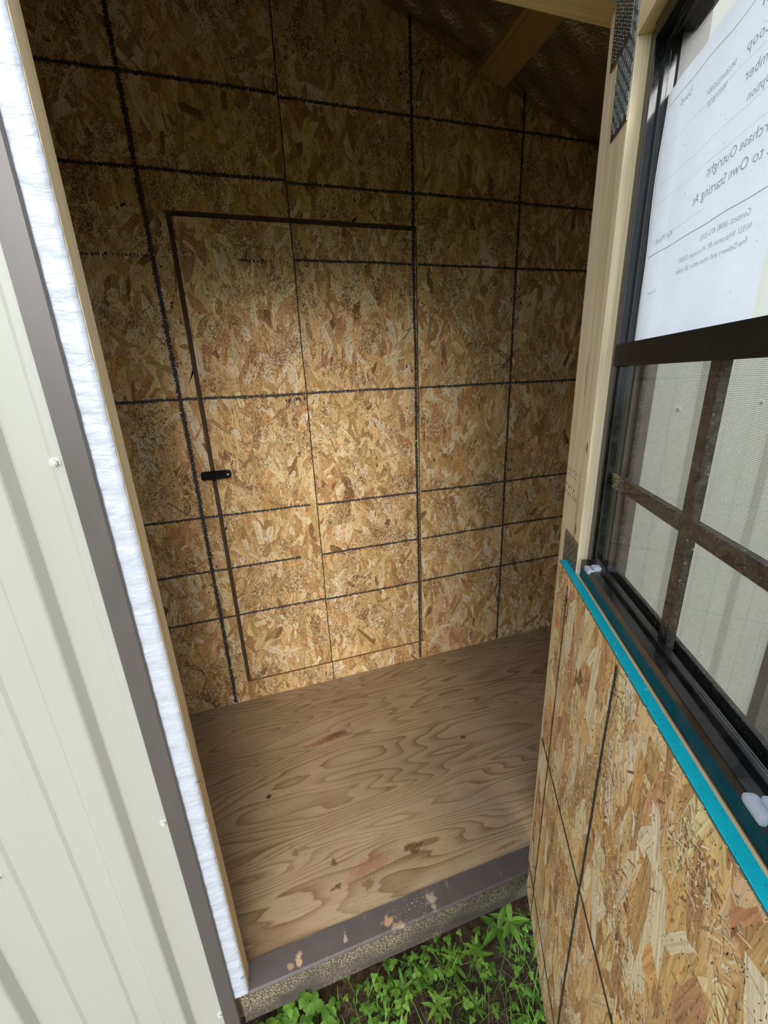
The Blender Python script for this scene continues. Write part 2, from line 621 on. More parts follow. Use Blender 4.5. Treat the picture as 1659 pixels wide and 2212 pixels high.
def mesh_np(name, V, loops, sizes, mat, parent=None, col=None, uv=None):
    me = bpy.data.meshes.new(name)
    me.vertices.add(len(V))
    me.vertices.foreach_set('co', np.ascontiguousarray(V, dtype=np.float32).ravel())
    me.loops.add(len(loops))
    me.loops.foreach_set('vertex_index', np.ascontiguousarray(loops, dtype=np.int32))
    st = np.concatenate([[0], np.cumsum(sizes)[:-1]]).astype(np.int32)
    me.polygons.add(len(sizes))
    me.polygons.foreach_set('loop_start', st)
    me.polygons.foreach_set('loop_total', np.ascontiguousarray(sizes, dtype=np.int32))
    me.update(calc_edges=True)
    if col is not None:
        a = me.attributes.new('fcol', 'FLOAT_COLOR', 'POINT')
        a.data.foreach_set('color', np.ascontiguousarray(col, dtype=np.float32).ravel())
    if uv is not None:
        a = me.attributes.new('fuv', 'FLOAT_VECTOR', 'POINT')
        a.data.foreach_set('vector', np.ascontiguousarray(uv, dtype=np.float32).ravel())
    return link(name, me, mat, parent)


def structure(o, label=None, cat=None):
    o['kind'] = 'structure'
    if label:
        o['label'] = label
        o['category'] = cat
    return o


def tag(o, label, cat, group=None):
    o['label'] = label
    o['category'] = cat
    if group:
        o['group'] = group
    return o


# ------------------------------------------------------------------ oriented strands
PAL = np.array([(0.58, 0.385, 0.185), (0.50, 0.31, 0.13), (0.42, 0.245, 0.095), (0.66, 0.475, 0.265), (0.33, 0.175, 0.068),
                (0.47, 0.245, 0.085), (0.72, 0.56, 0.37), (0.20, 0.10, 0.040), (0.40, 0.195, 0.085)])


def strand_layer(rng, n, reg, L, Wd, ang_mu, ang_sd, w, d0, d1, jag=0.25, centers=None, gain=1.0, pal=None, spread=(0.012, 0.05)):
    pal = PAL if pal is None else pal
    a0, a1, b0, b1 = reg
    if centers is None:
        c = np.stack([rng.uniform(a0, a1, n), rng.uniform(b0, b1, n)], 1)
    else:
        k = rng.integers(0, len(centers), n)
        c = centers[k] + rng.normal(0, 1, (n, 2)) * rng.uniform(spread[0], spread[1], (n, 1))
    ang = rng.normal(ang_mu, ang_sd, n)
    ln = rng.uniform(L[0], L[1], n) ** 1.0
    wd = rng.uniform(Wd[0], Wd[1], n)
    u = np.array([-.5, -.28, .05, .30, .5, .5, .28, -.05, -.30, -.5])
    s = np.array([-.38, -.5, -.5, -.48, -.34, .38, .5, .5, .48, .36])
    U = u[None, :] * ln[:, None]
    S = s[None, :] * wd[:, None] * (1 + rng.normal(0, jag * 0.5, (n, 10)))
    U = U + np.where(np.abs(u)[None, :] > .45, rng.uniform(-.18, .12, (n, 10)) * ln[:, None] * np.sign(u), 0)
    # slanted ends
    sl = rng.normal(0, 0.5, (n, 1)) * wd[:, None]
    U = U + sl * s[None, :]
    ca, sa = np.cos(ang)[:, None], np.sin(ang)[:, None]
    X = c[:, :1] + U * ca - S * sa
    Y = c[:, 1:] + U * sa + S * ca
    D = np.repeat(rng.uniform(d0, d1, (n, 1)), 10, 1) + rng.normal(0, 0.00006, (n, 10))
    col = pal[rng.choice(len(pal), n, p=w)] * (1 + rng.normal(0, 0.09, (n, 1))) * gain
    col = np.clip(col * (1 + rng.normal(0, 0.025, (n, 3))), 0.01, (0.80, 0.63, 0.42))
    C = np.repeat(np.concatenate([col, np.ones((n, 1))], 1)[:, None, :], 10, 1)
    off = rng.uniform(0, 50, (n, 1, 2))
    UV = np.stack([U, S], 2) + off
    UV = np.concatenate([UV, np.zeros((n, 10, 1))], 2)
    return X, Y, D, C, UV, c


def build_strands(name, layers, mapper, clip, parent):
    Vs, Cs, Us = [], [], []
    for X, Y, D, C, UV, c in layers:
        def area(A, B):
            return np.abs((A * np.roll(B, -1, 1) - np.roll(A, -1, 1) * B).sum(1)) * .5
        a_old = area(X, Y)
        X, Y = clip(X, Y, c)
        ok = area(X, Y) > 0.5 * a_old          # drop strands that trimming folded into slivers
        X, Y, D, C, UV = X[ok], Y[ok], D[ok], C[ok], UV[ok]
        V = mapper(X, Y, D)
        Vs.append(V.reshape(-1, 3))
        Cs.append(C.reshape(-1, 4))
        Us.append(UV.reshape(-1, 3))
    V, Cc, Uu = np.concatenate(Vs), np.concatenate(Cs), np.concatenate(Us)
    n = len(V) // 10
    o = mesh_np(name, V, np.arange(len(V)), np.full(n, 10), M['strand'], parent, Cc, Uu)
    o['kind'] = 'stuff'
    return o


def osb_layers(rng, reg, dens=1.0, ang=math.pi / 2, big=1.0, gain=1.0, asd=0.55, fine=1.0, dark=1.0):
    a0, a1, b0, b1 = reg
    area = (a1 - a0) * (b1 - b0)
    P0 = np.array([.24, .24, .19, .11, .09, .05, .04, .01, .03])
    P1 = np.array([.20, .20, .16, .14, .10, .06, .08, .02, .04])
    P2 = np.array([.14, .12, .10, .16, .14, .04, .14, .10, .06])
    PD = np.array([(0.16, 0.08, 0.03), (0.10, 0.045, 0.018), (0.22, 0.115, 0.045), (0.06, 0.028, 0.012)])
    PP = np.array([(0.70, 0.58, 0.40), (0.64, 0.49, 0.29), (0.60, 0.43, 0.23)])
    nc = int(area * 70)
    cen = np.stack([rng.uniform(a0, a1, nc), rng.uniform(b0, b1, nc)], 1)
    e4, e3 = np.full(4, .25), np.full(3, 1 / 3)
    out = [strand_layer(rng, int(area * 2600 * dens), reg, (.07 * big, .16 * big), (.020 * big, .050 * big), ang, asd, P0 / P0.sum(), 0.0, .0006, .2, None, gain),
           strand_layer(rng, int(area * 800 * dens), reg, (.035 * big, .105 * big), (.009 * big, .026 * big), ang, asd * 1.2, P1 / P1.sum(), .0006, .0009, .3, None, gain),
           strand_layer(rng, int(area * 5200 * dens), reg, (.005, .022), (.0007, .0028), ang, 1.1, P2 / P2.sum(), .0009, .0012, .4, cen, gain),
           # dark chaff and glue specks, crowded along some seams, thin elsewhere; pale slivers between
           strand_layer(rng, int(area * 10500 * dens * dark), reg, (.003 * fine, .012 * fine), (.0005 * fine, .0018 * fine), ang, 0.9 * fine, e4, .0011, .0013, .4, cen, 1.0, PD, (.008, .055)),
           strand_layer(rng, int(area * 5200 * dens), reg, (.002 * fine, .008 * fine), (.0006 * fine, .0018 * fine), ang, 0.7 * fine, e4, .0011, .0013, .4, None, 1.0, PD),
           strand_layer(rng, int(area * 3000 * dens), reg, (.004, .016), (.0006, .0020), ang, 1.1, e3, .0011, .0013, .4, cen, gain, PP, (.01, .06))]
    return out


def marker(name, p0, p1, width, mapper, parent, rng, depth=0.0017, fuzz=0.45, skip=0.02, mat='ink'):
    """jagged felt-pen stroke made of short cross ticks; p0, p1 in board coordinates"""
    p0, p1 = np.array(p0, float), np.array(p1, float)
    L = np.linalg.norm(p1 - p0)
    n = max(4, int(L / 0.0019))
    d = (p1 - p0) / L
    q = np.array([-d[1], d[0]])
    t = np.linspace(0, 1, n)
    wob = np.cumsum(rng.normal(0, 0.00012, n))
    wob -= np.linspace(wob[0], wob[-1], n)
    hw = width / 2
    up = hw * (1 + rng.normal(0, fuzz, n))
    dn = hw * (1 + rng.normal(0, fuzz, n))
    keep = rng.random(n) > skip
    half = (L / n) * 0.62
    X, Y = [], []
    for i in range(n):
        if not keep[i]:
            continue
        c = p0 + (p1 - p0) * t[i] + q * wob[i]
        a, b = c + q * max(up[i], 0.0006), c - q * max(dn[i], 0.0006)
        X.append([b[0] - d[0] * half, b[0] + d[0] * half, a[0] + d[0] * half, a[0] - d[0] * half])
        Y.append([b[1] - d[1] * half, b[1] + d[1] * half, a[1] + d[1] * half, a[1] - d[1] * half])
    X, Y = np.array(X), np.array(Y)
    V = mapper(X, Y, depth + rng.uniform(0, .0001, X.shape)).reshape(-1, 3)
    return mesh_np(name, V, np.arange(len(V)), np.full(len(X), 4), M[mat], parent)


# ================================================================== SHED SHELL
YB = 1.5034          # face of the back wall
YI, YF = 0.642, 0.604  # inside and outside of the front wall frame
XL, XR = -0.173, 0.622  # door opening
ZH = 1.727           # underside of the door header
WX0, WX1 = -1.15, 1.35
RX, SL = 0.10, 0.34
ZR = 2.303 + SL * (0.507 - RX)


def roof_z(x):
    return ZR - SL * abs(x - RX)


# ground ------------------------------------------------------------
ZG = -0.17
bm = bmesh.new()
N = 60
gx = np.concatenate([np.linspace(-25, -1.0, 12), np.linspace(-0.9, 1.6, 60), np.linspace(1.8, 25, 12)])
gy = np.concatenate([np.linspace(-25, -0.8, 10), np.linspace(-0.7, 0.75, 50), np.linspace(0.9, 25, 10)])
grid = [[bm.verts.new((x, y, ZG + (0.012 * math.sin(17 * x + 3 * y) * math.sin(13 * y - 2 * x) + random.uniform(-.006, .006)
                                  if -0.9 <= x <= 1.6 and -0.7 <= y <= 0.75 else 0))) for y in gy] for x in gx]
for i in range(len(gx) - 1):
    for j in range(len(gy) - 1):
        bm.faces.new([grid[i][j], grid[i + 1][j], grid[i + 1][j + 1], grid[i][j + 1]])
structure(from_bm('ground', bm, M['soil'], smooth=True))

# floor ---------------------------------------------------------------
structure(box('floor', WX0, WX1, 0.645, YB + 0.03, -0.018, 0.0, M['ply']))
# threshold flashing (bent sheet) and the muddy rim below it
lip = YF - 0.002
th = prism('trim_1', [(0.652, 0.0005), (0.652, 0.0022), (lip, 0.0022), (lip - 0.004, 0.0005), (lip - 0.0045, -0.003), (lip - 0.003, -0.0075),
                      (lip + 0.001, -0.0085), (lip + 0.001, -0.003)], 0, XL, XR, M['thr'])
structure(th)
rim = prism('trim_2', [(lip + 0.0012, -0.0005), (lip + 0.0012, -0.090), (lip - 0.004, -0.092), (lip - 0.004, -0.094), (lip + 0.004, -0.094), (lip + 0.030, -0.02), (lip + 0.030, -0.0005)],
            0, XL - 0.02, XR + 0.02, M['fascia'])
structure(rim)
# floor joists and skids under the platform
bm = bmesh.new()
add_box(bm, WX0, WX1, 0.640, 0.678, -0.16, -0.019)
structure(from_bm('trim_3', bm, M['pinex']))

# back wall -------------------------------------------------------------
HX0, HX1, HZ0, HZ1 = -0.159, 0.6095, 0.094, 1.738     # outline of the cut-out hatch
GAP = 0.0085
SEAM = 0.187
wall = structure(empty('wall_back', (0, YB, 0)))
hatch = structure(empty('door_2', (HX0, YB, HZ0)))
hatch['label'] = 'tall hatch cut out of the far strand-board wall, held by a black latch'
hatch['category'] = 'hatch'
gl_, gt_, gr_, gb_ = 0.0145, 0.0150, 0.0045, 0.0070     # slot widths left, top, right, bottom


def gable_piece(name, x0, x1, z0, z1, parent, loc):
    """board piece; z1=None follows the roof line"""
    T = 0.011
    if z1 is None:
        xs = [x for x in (x0, RX, x1) if x0 <= x <= x1]
        xs = sorted(set(xs))
        pts = [(x0, z0), (x1, z0)] + [(x, roof_z(x) + 0.034) for x in xs[::-1]]
    else:
        pts = [(x0, z0), (x1, z0), (x1, z1), (x0, z1)]
    pts = [(a - loc[0], b - loc[2]) for a, b in pts]
    return prism(name, pts, 1, 0.0, T, M['osb'], parent)


WL = (0, YB, 0)
gable_piece('osb_sheet', WX0, HX0 - gl_ / 2, 0, None, wall, WL)
gable_piece('osb_sheet', HX0 - gl_ / 2, HX1 + gr_ / 2, HZ1 + gt_ / 2, None, wall, WL)
gable_piece('osb_sheet', HX1 + gr_ / 2, WX1, 0, None, wall, WL)
gable_piece('osb_sheet', HX0 - gl_ / 2, HX1 + gr_ / 2, 0, HZ0 - gb_ / 2, wall, WL)
HL = (HX0, YB, HZ0)
gable_piece('osb_panel', HX0 + gl_ / 2, SEAM, HZ0 + gb_ / 2, HZ1 - gt_ / 2, hatch, HL)
gable_piece('osb_panel', SEAM, HX1 - gr_ / 2, HZ0 + gb_ / 2, HZ1 - gt_ / 2, hatch, HL)
# framing behind the sheets that shows in the saw cuts
for nm, a in (('stud', (HX0 - .05, HX0 + .03, 0, HZ1 + .1)), ('stud', (HX1 - .03, HX1 + .05, 0, HZ1 + .1)),
              ('header', (HX0 + .03, HX1 - .03, HZ1 - .03, HZ1 + .06)), ('sill_plate', (HX0 + .03, HX1 - .03, HZ0 - .06, HZ0 + .03))):
    box(nm, a[0], a[1], 0.014, 0.05, a[2], a[3], M['gap'], wall)


def wall_map(X, Y, D):
    return np.stack([X, -D, Y], -1)


def hatch_map(X, Y, D):
    return np.stack([X - HX0, -D, Y - HZ0], -1)


def inside(c):
    return (c[:, 0] > HX0) & (c[:, 0] < HX1) & (c[:, 1] > HZ0) & (c[:, 1] < HZ1)


def split_layers(layers, want):
    out = []
    for X, Y, D, C, UV, c in layers:
        k = inside(c) == want
        out.append((X[k], Y[k], D[k], C[k], UV[k], c[k]))
    return out


def clip_hatch(X, Y, c):
    X = np.clip(X, HX0 + gl_ / 2, HX1 - gr_ / 2)
    Y = np.clip(Y, HZ0 + gb_ / 2, HZ1 - gt_ / 2)
    left = (c[:, 0] < SEAM)[:, None]
    X = np.where(left, np.minimum(X, SEAM - .001), np.maximum(X, SEAM + .001))
    return X, Y


def clip_wall(X, Y, c):
    X = np.clip(X, WX0, WX1)
    cx, cz = c[:, :1], c[:, 1:]
    T_ = cz > HZ1
    L_, R_ = (cx < HX0) & ~T_, (cx > HX1) & ~T_
    B_ = (cz < HZ0) & ~L_ & ~R_
    X = np.where(L_, np.minimum(X, HX0 - gl_ / 2), X)
    X = np.where(R_, np.maximum(X, HX1 + gr_ / 2), X)
    Y = np.where(B_, np.minimum(Y, HZ0 - gb_ / 2), Y)
    Y = np.where(T_, np.maximum(Y, HZ1 + gt_ / 2), Y)
    X = np.where(T_ & (cx < SEAM), np.minimum(X, SEAM - .001), X)
    X = np.where(T_ & (cx > SEAM), np.maximum(X, SEAM + .001), X)
    Y = np.clip(Y, 0.002, None)
    Y = np.minimum(Y, ZR - SL * np.abs(X - RX) - 0.002)
    return X, Y


LAY = osb_layers(RNG, (-0.62, WX1, 0.0, 2.44), dens=1.0, gain=1.27, asd=0.42)
build_strands('wood_strands', split_layers(LAY, False), wall_map, clip_wall, wall)
build_strands('wood_strands', split_layers(LAY, True), hatch_map, clip_hatch, hatch)

# pen grid on the sheets
ZL = [0.407, 0.607, 0.815, 1.220, 1.842, 2.050]
ZRt = [0.403, 0.604, 0.811, 1.2195, 1.630, 1.836, 2.042]


def grid_line(p0, p1, w, **k):
    """cut one pen stroke where the hatch slots run and hand each piece to its board"""
    horiz = abs(p1[0] - p0[0]) > abs(p1[1] - p0[1])
    if horiz:
        z = p0[1]
        cuts = [p0[0], p1[0]]
        if HZ0 < z < HZ1:
            cuts += [c for c in (HX0, HX1) if p0[0] < c < p1[0]]
        cuts.sort()
        for a, b in zip(cuts[:-1], cuts[1:]):
            mid = (a + b) / 2
            ins = HX0 < mid < HX1 and HZ0 < z < HZ1
            a2 = a + (gl_ / 2 if a in (HX0, HX1) else 0)
            b2 = b - (gl_ / 2 if b in (HX0, HX1) else 0)
            marker('marker_line', (a2, z), (b2, p1[1]), w, hatch_map if ins else wall_map, hatch if ins else wall, RNG, **k)
    else:
        x = p0[0]
        cuts = [p0[1], p1[1]]
        if HX0 < x < HX1:
            cuts += [c for c in (HZ0, HZ1) if p0[1] < c < p1[1]]
        cuts.sort()
        for a, b in zip(cuts[:-1], cuts[1:]):
            mid = (a + b) / 2
            ins = HX0 < x < HX1 and HZ0 < mid < HZ1
            marker('marker_line', (x, a + .004), (p1[0], b - .004), w, hatch_map if ins else wall_map, hatch if ins else wall, RNG, **k)


for z in ZL:
    grid_line((-0.60, z), (0.105 if z in (0.607, ) else (0.16 if z == 0.815 else SEAM - 0.004), z), 0.0085 if z > 1 else 0.007, fuzz=0.38)
for z in ZRt:
    grid_line((SEAM + 0.004, z), (WX1, z), 0.0075, fuzz=0.36)
grid_line((-0.60, 1.628), (-0.23, 1.626), 0.007, fuzz=0.7, skip=0.45)
grid_line((0.02, 1.623), (0.10, 1.623), 0.007, fuzz=0.7, skip=0.35)
grid_line((0.11, 1.198), (SEAM - .004, 1.204), 0.011, fuzz=0.6, skip=0.3)
grid_line((-0.223, 0.003), (-0.220, 2.31), 0.0125, fuzz=0.3)
grid_line((0.5985, 0.003), (0.5995, 2.30), 0.0100, fuzz=0.3)
grid_line((1.0095, 0.003), (1.0105, 2.16), 0.0085, fuzz=0.3)
# joint between the two sheets
for za, zb, mp, pr in ((0.003, HZ0 - .004, wall_map, wall), (HZ0 + .004, HZ1 - .006, hatch_map, hatch), (HZ1 + .006, 2.40, wall_map, wall)):
    marker('sheet_joint', (SEAM, za), (SEAM + (0.006 if za > 1 else 0.001), zb), 0.0034, mp, pr, RNG, fuzz=0.2, mat='seam')
# ink blots beside the upright strokes
bx = []
for xs, zs in (((-0.25, -0.17), (1.44, 1.60)), ((-0.26, -0.16), (1.25, 1.40)), ((0.55, 0.65), (1.50, 1.56)), ((0.54, 0.66), (1.28, 1.31)),
               ((0.56, 0.65), (1.07, 1.20)), ((0.99, 1.05), (1.45, 1.60)), ((0.56, 0.63), (0.55, 0.70)), ((0.56, 0.64), (0.30, 0.42)),
               ((-0.25, -0.19), (0.50, 0.75)), ((0.56, 0.66), (2.05, 2.16)), ((0.98, 1.04), (0.85, 0.95))):
    for k in range(13):
        bx.append((random.uniform(*xs), random.uniform(*zs)))
Xb, Yb_, in_ = [], [], []
for x, z in bx:
    r = random.uniform(.0015, .005)
    an = np.linspace(0, 2 * math.pi, 7)[:-1]
    rr = r * RNG.uniform(.6, 1.3, 6)
    Xb.append(x + rr * np.cos(an) * .8)
    Yb_.append(z + rr * np.sin(an))
    in_.append(HX0 + .012 < x < HX1 - .010 and HZ0 < z < HZ1)
Xb, Yb_, in_ = np.array(Xb), np.array(Yb_), np.array(in_)
for want, mp, pr in ((True, hatch_map, hatch), (False, wall_map, wall)):
    k = in_ == want
    V = mp(Xb[k], Yb_[k], np.full(Xb[k].shape, .0018)).reshape(-1, 3)
    o = mesh_np('ink_blots', V, np.arange(len(V)), np.full(k.sum(), 6), M['ink'], pr)
    o['kind'] = 'stuff'

# latch on the hatch
lc = onY(467, 1027, YB - 0.02)
lroot = empty('latch', (lc[0] - HX0, -0.0018, lc[2] - HZ0), hatch)
bm = bmesh.new()
pts = []
LW, LH = 0.049, 0.0135
for k in range(9):
    a = -math.pi / 2 + math.pi * k / 8
    pts.append((LW - LH * .75 + LH * .75 * math.cos(a), LH * math.sin(a)))
for k in range(9):
    a = math.pi / 2 + math.pi * k / 8
    pts.append((-LW + LH * .4 + LH * .4 * math.cos(a), LH * math.sin(a)))
A = [bm.verts.new((p[0], 0, p[1])) for p in pts]
B = [bm.verts.new((p[0], -0.017, p[1])) for p in pts]
Cc = [bm.verts.new((p[0] * 0.97, -0.020, p[1] * 0.86)) for p in pts]
n_ = len(pts)
for a, b in ((A, B), (B, Cc)):
    for i in range(n_):
        bm.faces.new([a[i], a[(i + 1) % n_], b[(i + 1) % n_], b[i]])
bm.faces.new(A)
bm.faces.new(Cc)
o = from_bm('latch_bar', bm, M['latch'], lroot)
o.rotation_euler = (0, 0.0, 0)
bm = bmesh.new()
bmesh.ops.create_cone(bm, cap_ends=True, segments=16, radius1=0.0044, radius2=0.0030, depth=0.003,
                      matrix=Matrix.Translation((LW - 0.011, -0.0212, 0)) @ Matrix.Rotation(math.pi / 2, 4, 'X'))
from_bm('screw', bm, M['screwhead'], lroot)

# side walls, roof, foil ceiling ------------------------------------------
structure(box('wall_left', WX0 - 0.04, WX0, YF - 0.005, YB + 0.05, -0.14, roof_z(WX0) + 0.01, M['osb']))
structure(box('wall_right', WX1, WX1 + 0.04, YF - 0.005, YB + 0.05, -0.14, roof_z(WX1) + 0.01, M['osb']))
ceil = structure(empty('ceiling', (RX, YI, ZR)))


def foil_slope(sx, x_end):
    """insulation sheet sagging between the purlins"""
    bm = bmesh.new()
    nx, ny = 110, 60
    g = []
    for i in range(nx + 1):
        t_ = i / nx
        x = RX + (x_end - RX) * t_
        row = []
        for j in range(ny + 1):
            y = YF + 0.01 + (YB + 0.025 - YF - 0.01) * j / ny
            ph = ((abs(x - RX) - 0.23) % 0.55) / 0.55
            sag = 0.016 * math.sin(math.pi * ph) ** 2 * math.sin(math.pi * min(1, max(0, (y - YF) / (YB - YF)))) ** .6
            wr = 0.0025 * math.sin(46 * y + 9 * x) + 0.002 * math.sin(83 * y - 31 * x) + random.uniform(-.0012, .0012)
            wr *= 1 + 1.6 * math.exp(-max(0, YB - y) / .06)
            row.append(bm.verts.new((x - RX, y - YI, roof_z(x) - ZR + 0.020 - sag + wr)))
        g.append(row)
    for i in range(nx):
        for j in range(ny):
            bm.faces.new([g[i][j], g[i + 1][j], g[i + 1][j + 1], g[i][j + 1]])
    return from_bm('foil_sheet', bm, M['foil'], ceil, smooth=True)


foil_slope(1, WX1)
foil_slope(-1, WX0)
for xc in (0.885, 0.34, -0.13, -0.66):
    s_ = 1 if xc > RX else -1
    pw = 0.047
    pts = [(xc - pw, roof_z(xc - pw) - 0.006), (xc + pw, roof_z(xc + pw) - 0.006), (xc + pw, roof_z(xc + pw) + 0.032), (xc - pw, roof_z(xc - pw) + 0.032)]
    pts = [(a - RX, b - ZR) for a, b in pts]
    prism('purlin', pts, 1, YI + 0.001 - YI, YB - YI, M['piney'], ceil)
for a, b in ((WX0 - 0.12, RX), (RX, WX1 + 0.12)):
    pts = [(a - RX, roof_z(a) - ZR + 0.045), (b - RX, roof_z(b) - ZR + 0.045), (b - RX, roof_z(b) - ZR + 0.055), (a - RX, roof_z(a) - ZR + 0.055)]
    prism('roof_panel', pts, 1, -0.10, YB - YI + 0.3, M['brown'], ceil)

# front wall ------------------------------------------------------------------
fw = structure(empty('wall_front', (0, YF, 0)))


def FX(n, x0, x1, y0, y1, z0, z1, m, bev=0.0):
    return box(n, x0, x1, y0 - YF, y1 - YF, z0, z1, m, fw, bev)


FX('stud', XL - 0.089, XL, YF, YI, 0.0025, ZH + 0.089, M['pinez'], 0.0015)
FX('stud', XR, XR + 0.089, YF, YI, 0.0025, ZH + 0.089, M['pinez'], 0.0015)
FX('header', XL, XR, YF, YI, ZH, ZH + 0.089, M['pinex'], 0.0015)
# wrap strips seen around the opening: slightly wavy sheet standing proud of the studs


def wrap_strip(x0, x1, z0, z1, vertical=True):
    bm = bmesh.new()
    n = int(max(z1 - z0, x1 - x0) / 0.006)
    rows = []
    for i in range(n + 1):
        t_ = i / n
        row = []
        for j in range(7):
            s_ = j / 6
            if vertical:
                x, z = x0 + (x1 - x0) * s_, z0 + (z1 - z0) * t_
            else:
                x, z = x0 + (x1 - x0) * t_, z0 + (z1 - z0) * s_
            q = z if vertical else x
            y = -0.0035 - 0.0009 * math.sin(q * 151 + 3 * s_) * math.sin(q * 37 + s_) - random.uniform(0, .0007) * (0.4 + s_)
            edge = random.uniform(-.0004, .0005) if j in (0, 6) else 0
            row.append(bm.verts.new((x + (edge if vertical else 0), y, z + (0 if vertical else edge))))
        back = bm.verts.new((row[-1].co.x, 0.0005, row[-1].co.z)) if vertical else bm.verts.new((row[0].co.x, 0.0005, row[0].co.z))
        rows.append(row + [back] if vertical else [back] + row)
    for a, b in zip(rows[:-1], rows[1:]):
        for j in range(len(a) - 1):
            bm.faces.new([a[j], a[j + 1], b[j + 1], b[j]])
    return from_bm('bubble_wrap', bm, M['wrap'], fw, smooth=True)


wrap_strip(XL - 0.05, XL - 0.001, 0.0, ZH + 0.05)
w2 = wrap_strip(XR + 0.05, XR + 0.001, 0.0, ZH + 0.05)
wrap_strip(XL - 0.05, XR + 0.05, ZH + 0.0005, ZH + 0.05, False)
for (px, py) in ((524, 2112), (541, 2122), (430, 1688)):
    q = onY(px, py, YF - 0.006)
    box('staple', q[0] - .004, q[0] + .004, -0.0065, -0.0050, q[2] - .0015, q[2] + .0010, M['staple'], fw)

# brown J-trim round the opening: face 28 mm, thin return
TY0, TY1 = -0.0100, -0.0060      # relative to the frame face


def j_trim_v(xin, sgn, z0, z1, nm='door_trim'):
    """sgn +1: trim runs to the left of xin, -1 to the right"""
    pts = [(xin, -0.002), (xin, TY1 - 0.002), (xin - sgn * 0.002, TY0), (xin - sgn * 0.029, TY0), (xin - sgn * 0.029, TY0 + 0.0015), (xin - sgn * 0.005, TY0 + .0015), (xin - sgn * 0.0015, -0.002)]
    bm = bmesh.new()
    A = [bm.verts.new((p[0], p[1], z0)) for p in pts]
    B = [bm.verts.new((p[0], p[1], z1)) for p in pts]
    n = len(pts)
    for i in range(n):
        bm.faces.new([A[i], A[(i + 1) % n], B[(i + 1) % n], B[i]])
    bm.faces.new(A)
    bm.faces.new(B)
    return from_bm(nm, bm, M['brown'], fw)


j_trim_v(XL - 0.0285, 1, -0.15, ZH + 0.057)
j_trim_v(XR + 0.0285, -1, -0.15, ZH + 0.057)
FX('door_trim', XL - 0.0600, XR + 0.0600, YF + TY0 - 0.012, YF - 0.002, ZH + 0.0285, ZH + 0.0620, M['brown'])


def rib_profile(x0, x1, phase):
    """steel panel section: major ribs every 9 in with two stiffeners between"""
    pts = []
    P = 0.2286
    k0 = math.floor((x0 - phase) / P) - 1
    k1 = math.ceil((x1 - phase) / P) + 1
    for k in range(k0, k1 + 1):
        c = phase + k * P
        for dx, h in ((-0.0285, 0), (-0.0265, .0010), (-0.0185, .0135), (-0.0165, .0152), (-0.0140, .0158), (0.0140, .0158), (0.0165, .0152), (0.0185, .0135), (0.0265, .0010), (0.0285, 0)):
            pts.append((c + dx, h))
        for mc in (0.0762, 0.1524):
            for dx, h in ((-0.0125, 0), (-0.0075, .0028), (0.0075, .0028), (0.0125, 0)):
                pts.append((c + mc + dx, h))
    ins = [p for p in pts if x0 < p[0] < x1]

    def ev(x):
        for a, b in zip(pts[:-1], pts[1:]):
            if a[0] <= x <= b[0]:
                t_ = (x - a[0]) / max(1e-9, b[0] - a[0])
                return a[1] + t_ * (b[1] - a[1])
        return 0
    return [(x0, ev(x0))] + ins + [(x1, ev(x1))]


def siding(x0, x1, z0, z1, phase, y_base=-0.004, parent=None, top=None, mat='cream'):
    prof = rib_profile(x0, x1, phase)
    bm = bmesh.new()
    T = 0.0006
    fr0 = [bm.verts.new((x, y_base - h, z0)) for x, h in prof]
    fr1 = [bm.verts.new((x, y_base - h, (top(x) if top else z1))) for x, h in prof]
    bk0 = [bm.verts.new((x, y_base - h + T, z0)) for x, h in prof]
    bk1 = [bm.verts.new((x, y_base - h + T, (top(x) if top else z1))) for x, h in prof]
    for i in range(len(prof) - 1):
        bm.faces.new([fr0[i], fr0[i + 1], fr1[i + 1], fr1[i]])
        bm.faces.new([bk0[i + 1], bk0[i], bk1[i], bk1[i + 1]])
        bm.faces.new([fr0[i + 1], fr0[i], bk0[i], bk0[i + 1]])
        bm.faces.new([fr1[i], fr1[i + 1], bk1[i + 1], bk1[i]])
    for a, b, c, d in ((fr0[0], fr1[0], bk1[0], bk0[0]), (fr0[-1], bk0[-1], bk1[-1], fr1[-1])):
        bm.faces.new([a, b, c, d])
    return from_bm('siding_panel', bm, M[mat], parent or fw)


PH_L = -0.3105
PH_R = 0.848
xtl = XL - 0.0565
siding(WX0 - 0.03, xtl, -0.145, None, PH_L, top=lambda x: roof_z(x) + 0.02)
siding(XR + 0.0565, 1.27, -0.145, None, PH_R, top=lambda x: roof_z(x) + 0.02)
siding(xtl, XR + 0.0565, ZH + 0.0565, None, PH_L, top=lambda x: roof_z(x) + 0.02)
FX('corner_trim', 1.262, WX1 + 0.045, YF - 0.028, YF - 0.004, -0.145, 2.04, M['brown'])


def screw_mesh():
    bm = bmesh.new()
    R = Matrix.Rotation(math.pi / 2, 4, 'X')
    bmesh.ops.create_cone(bm, cap_ends=True, segments=20, radius1=0.0078, radius2=0.0072, depth=0.0022, matrix=Matrix.Translation((0, -0.0011, 0)) @ R)
    bmesh.ops.create_cone(bm, cap_ends=True, segments=20, radius1=0.0066, radius2=0.0060, depth=0.0016, matrix=Matrix.Translation((0, -0.0029, 0)) @ R)
    bmesh.ops.create_cone(bm, cap_ends=True, segments=6, radius1=0.0042, radius2=0.0040, depth=0.0042, matrix=Matrix.Translation((0, -0.0056, 0)) @ R)
    bmesh.ops.create_cone(bm, cap_ends=True, segments=12, radius1=0.0030, radius2=0.0022, depth=0.0008, matrix=Matrix.Translation((0, -0.0080, 0)) @ R)
    me = bpy.data.meshes.new('screw')
    bmesh.ops.recalc_face_normals(bm, faces=bm.faces[:])
    bm.to_mesh(me)
    bm.free()
    me.materials.append(M['white'])
    return me


SM = screw_mesh()


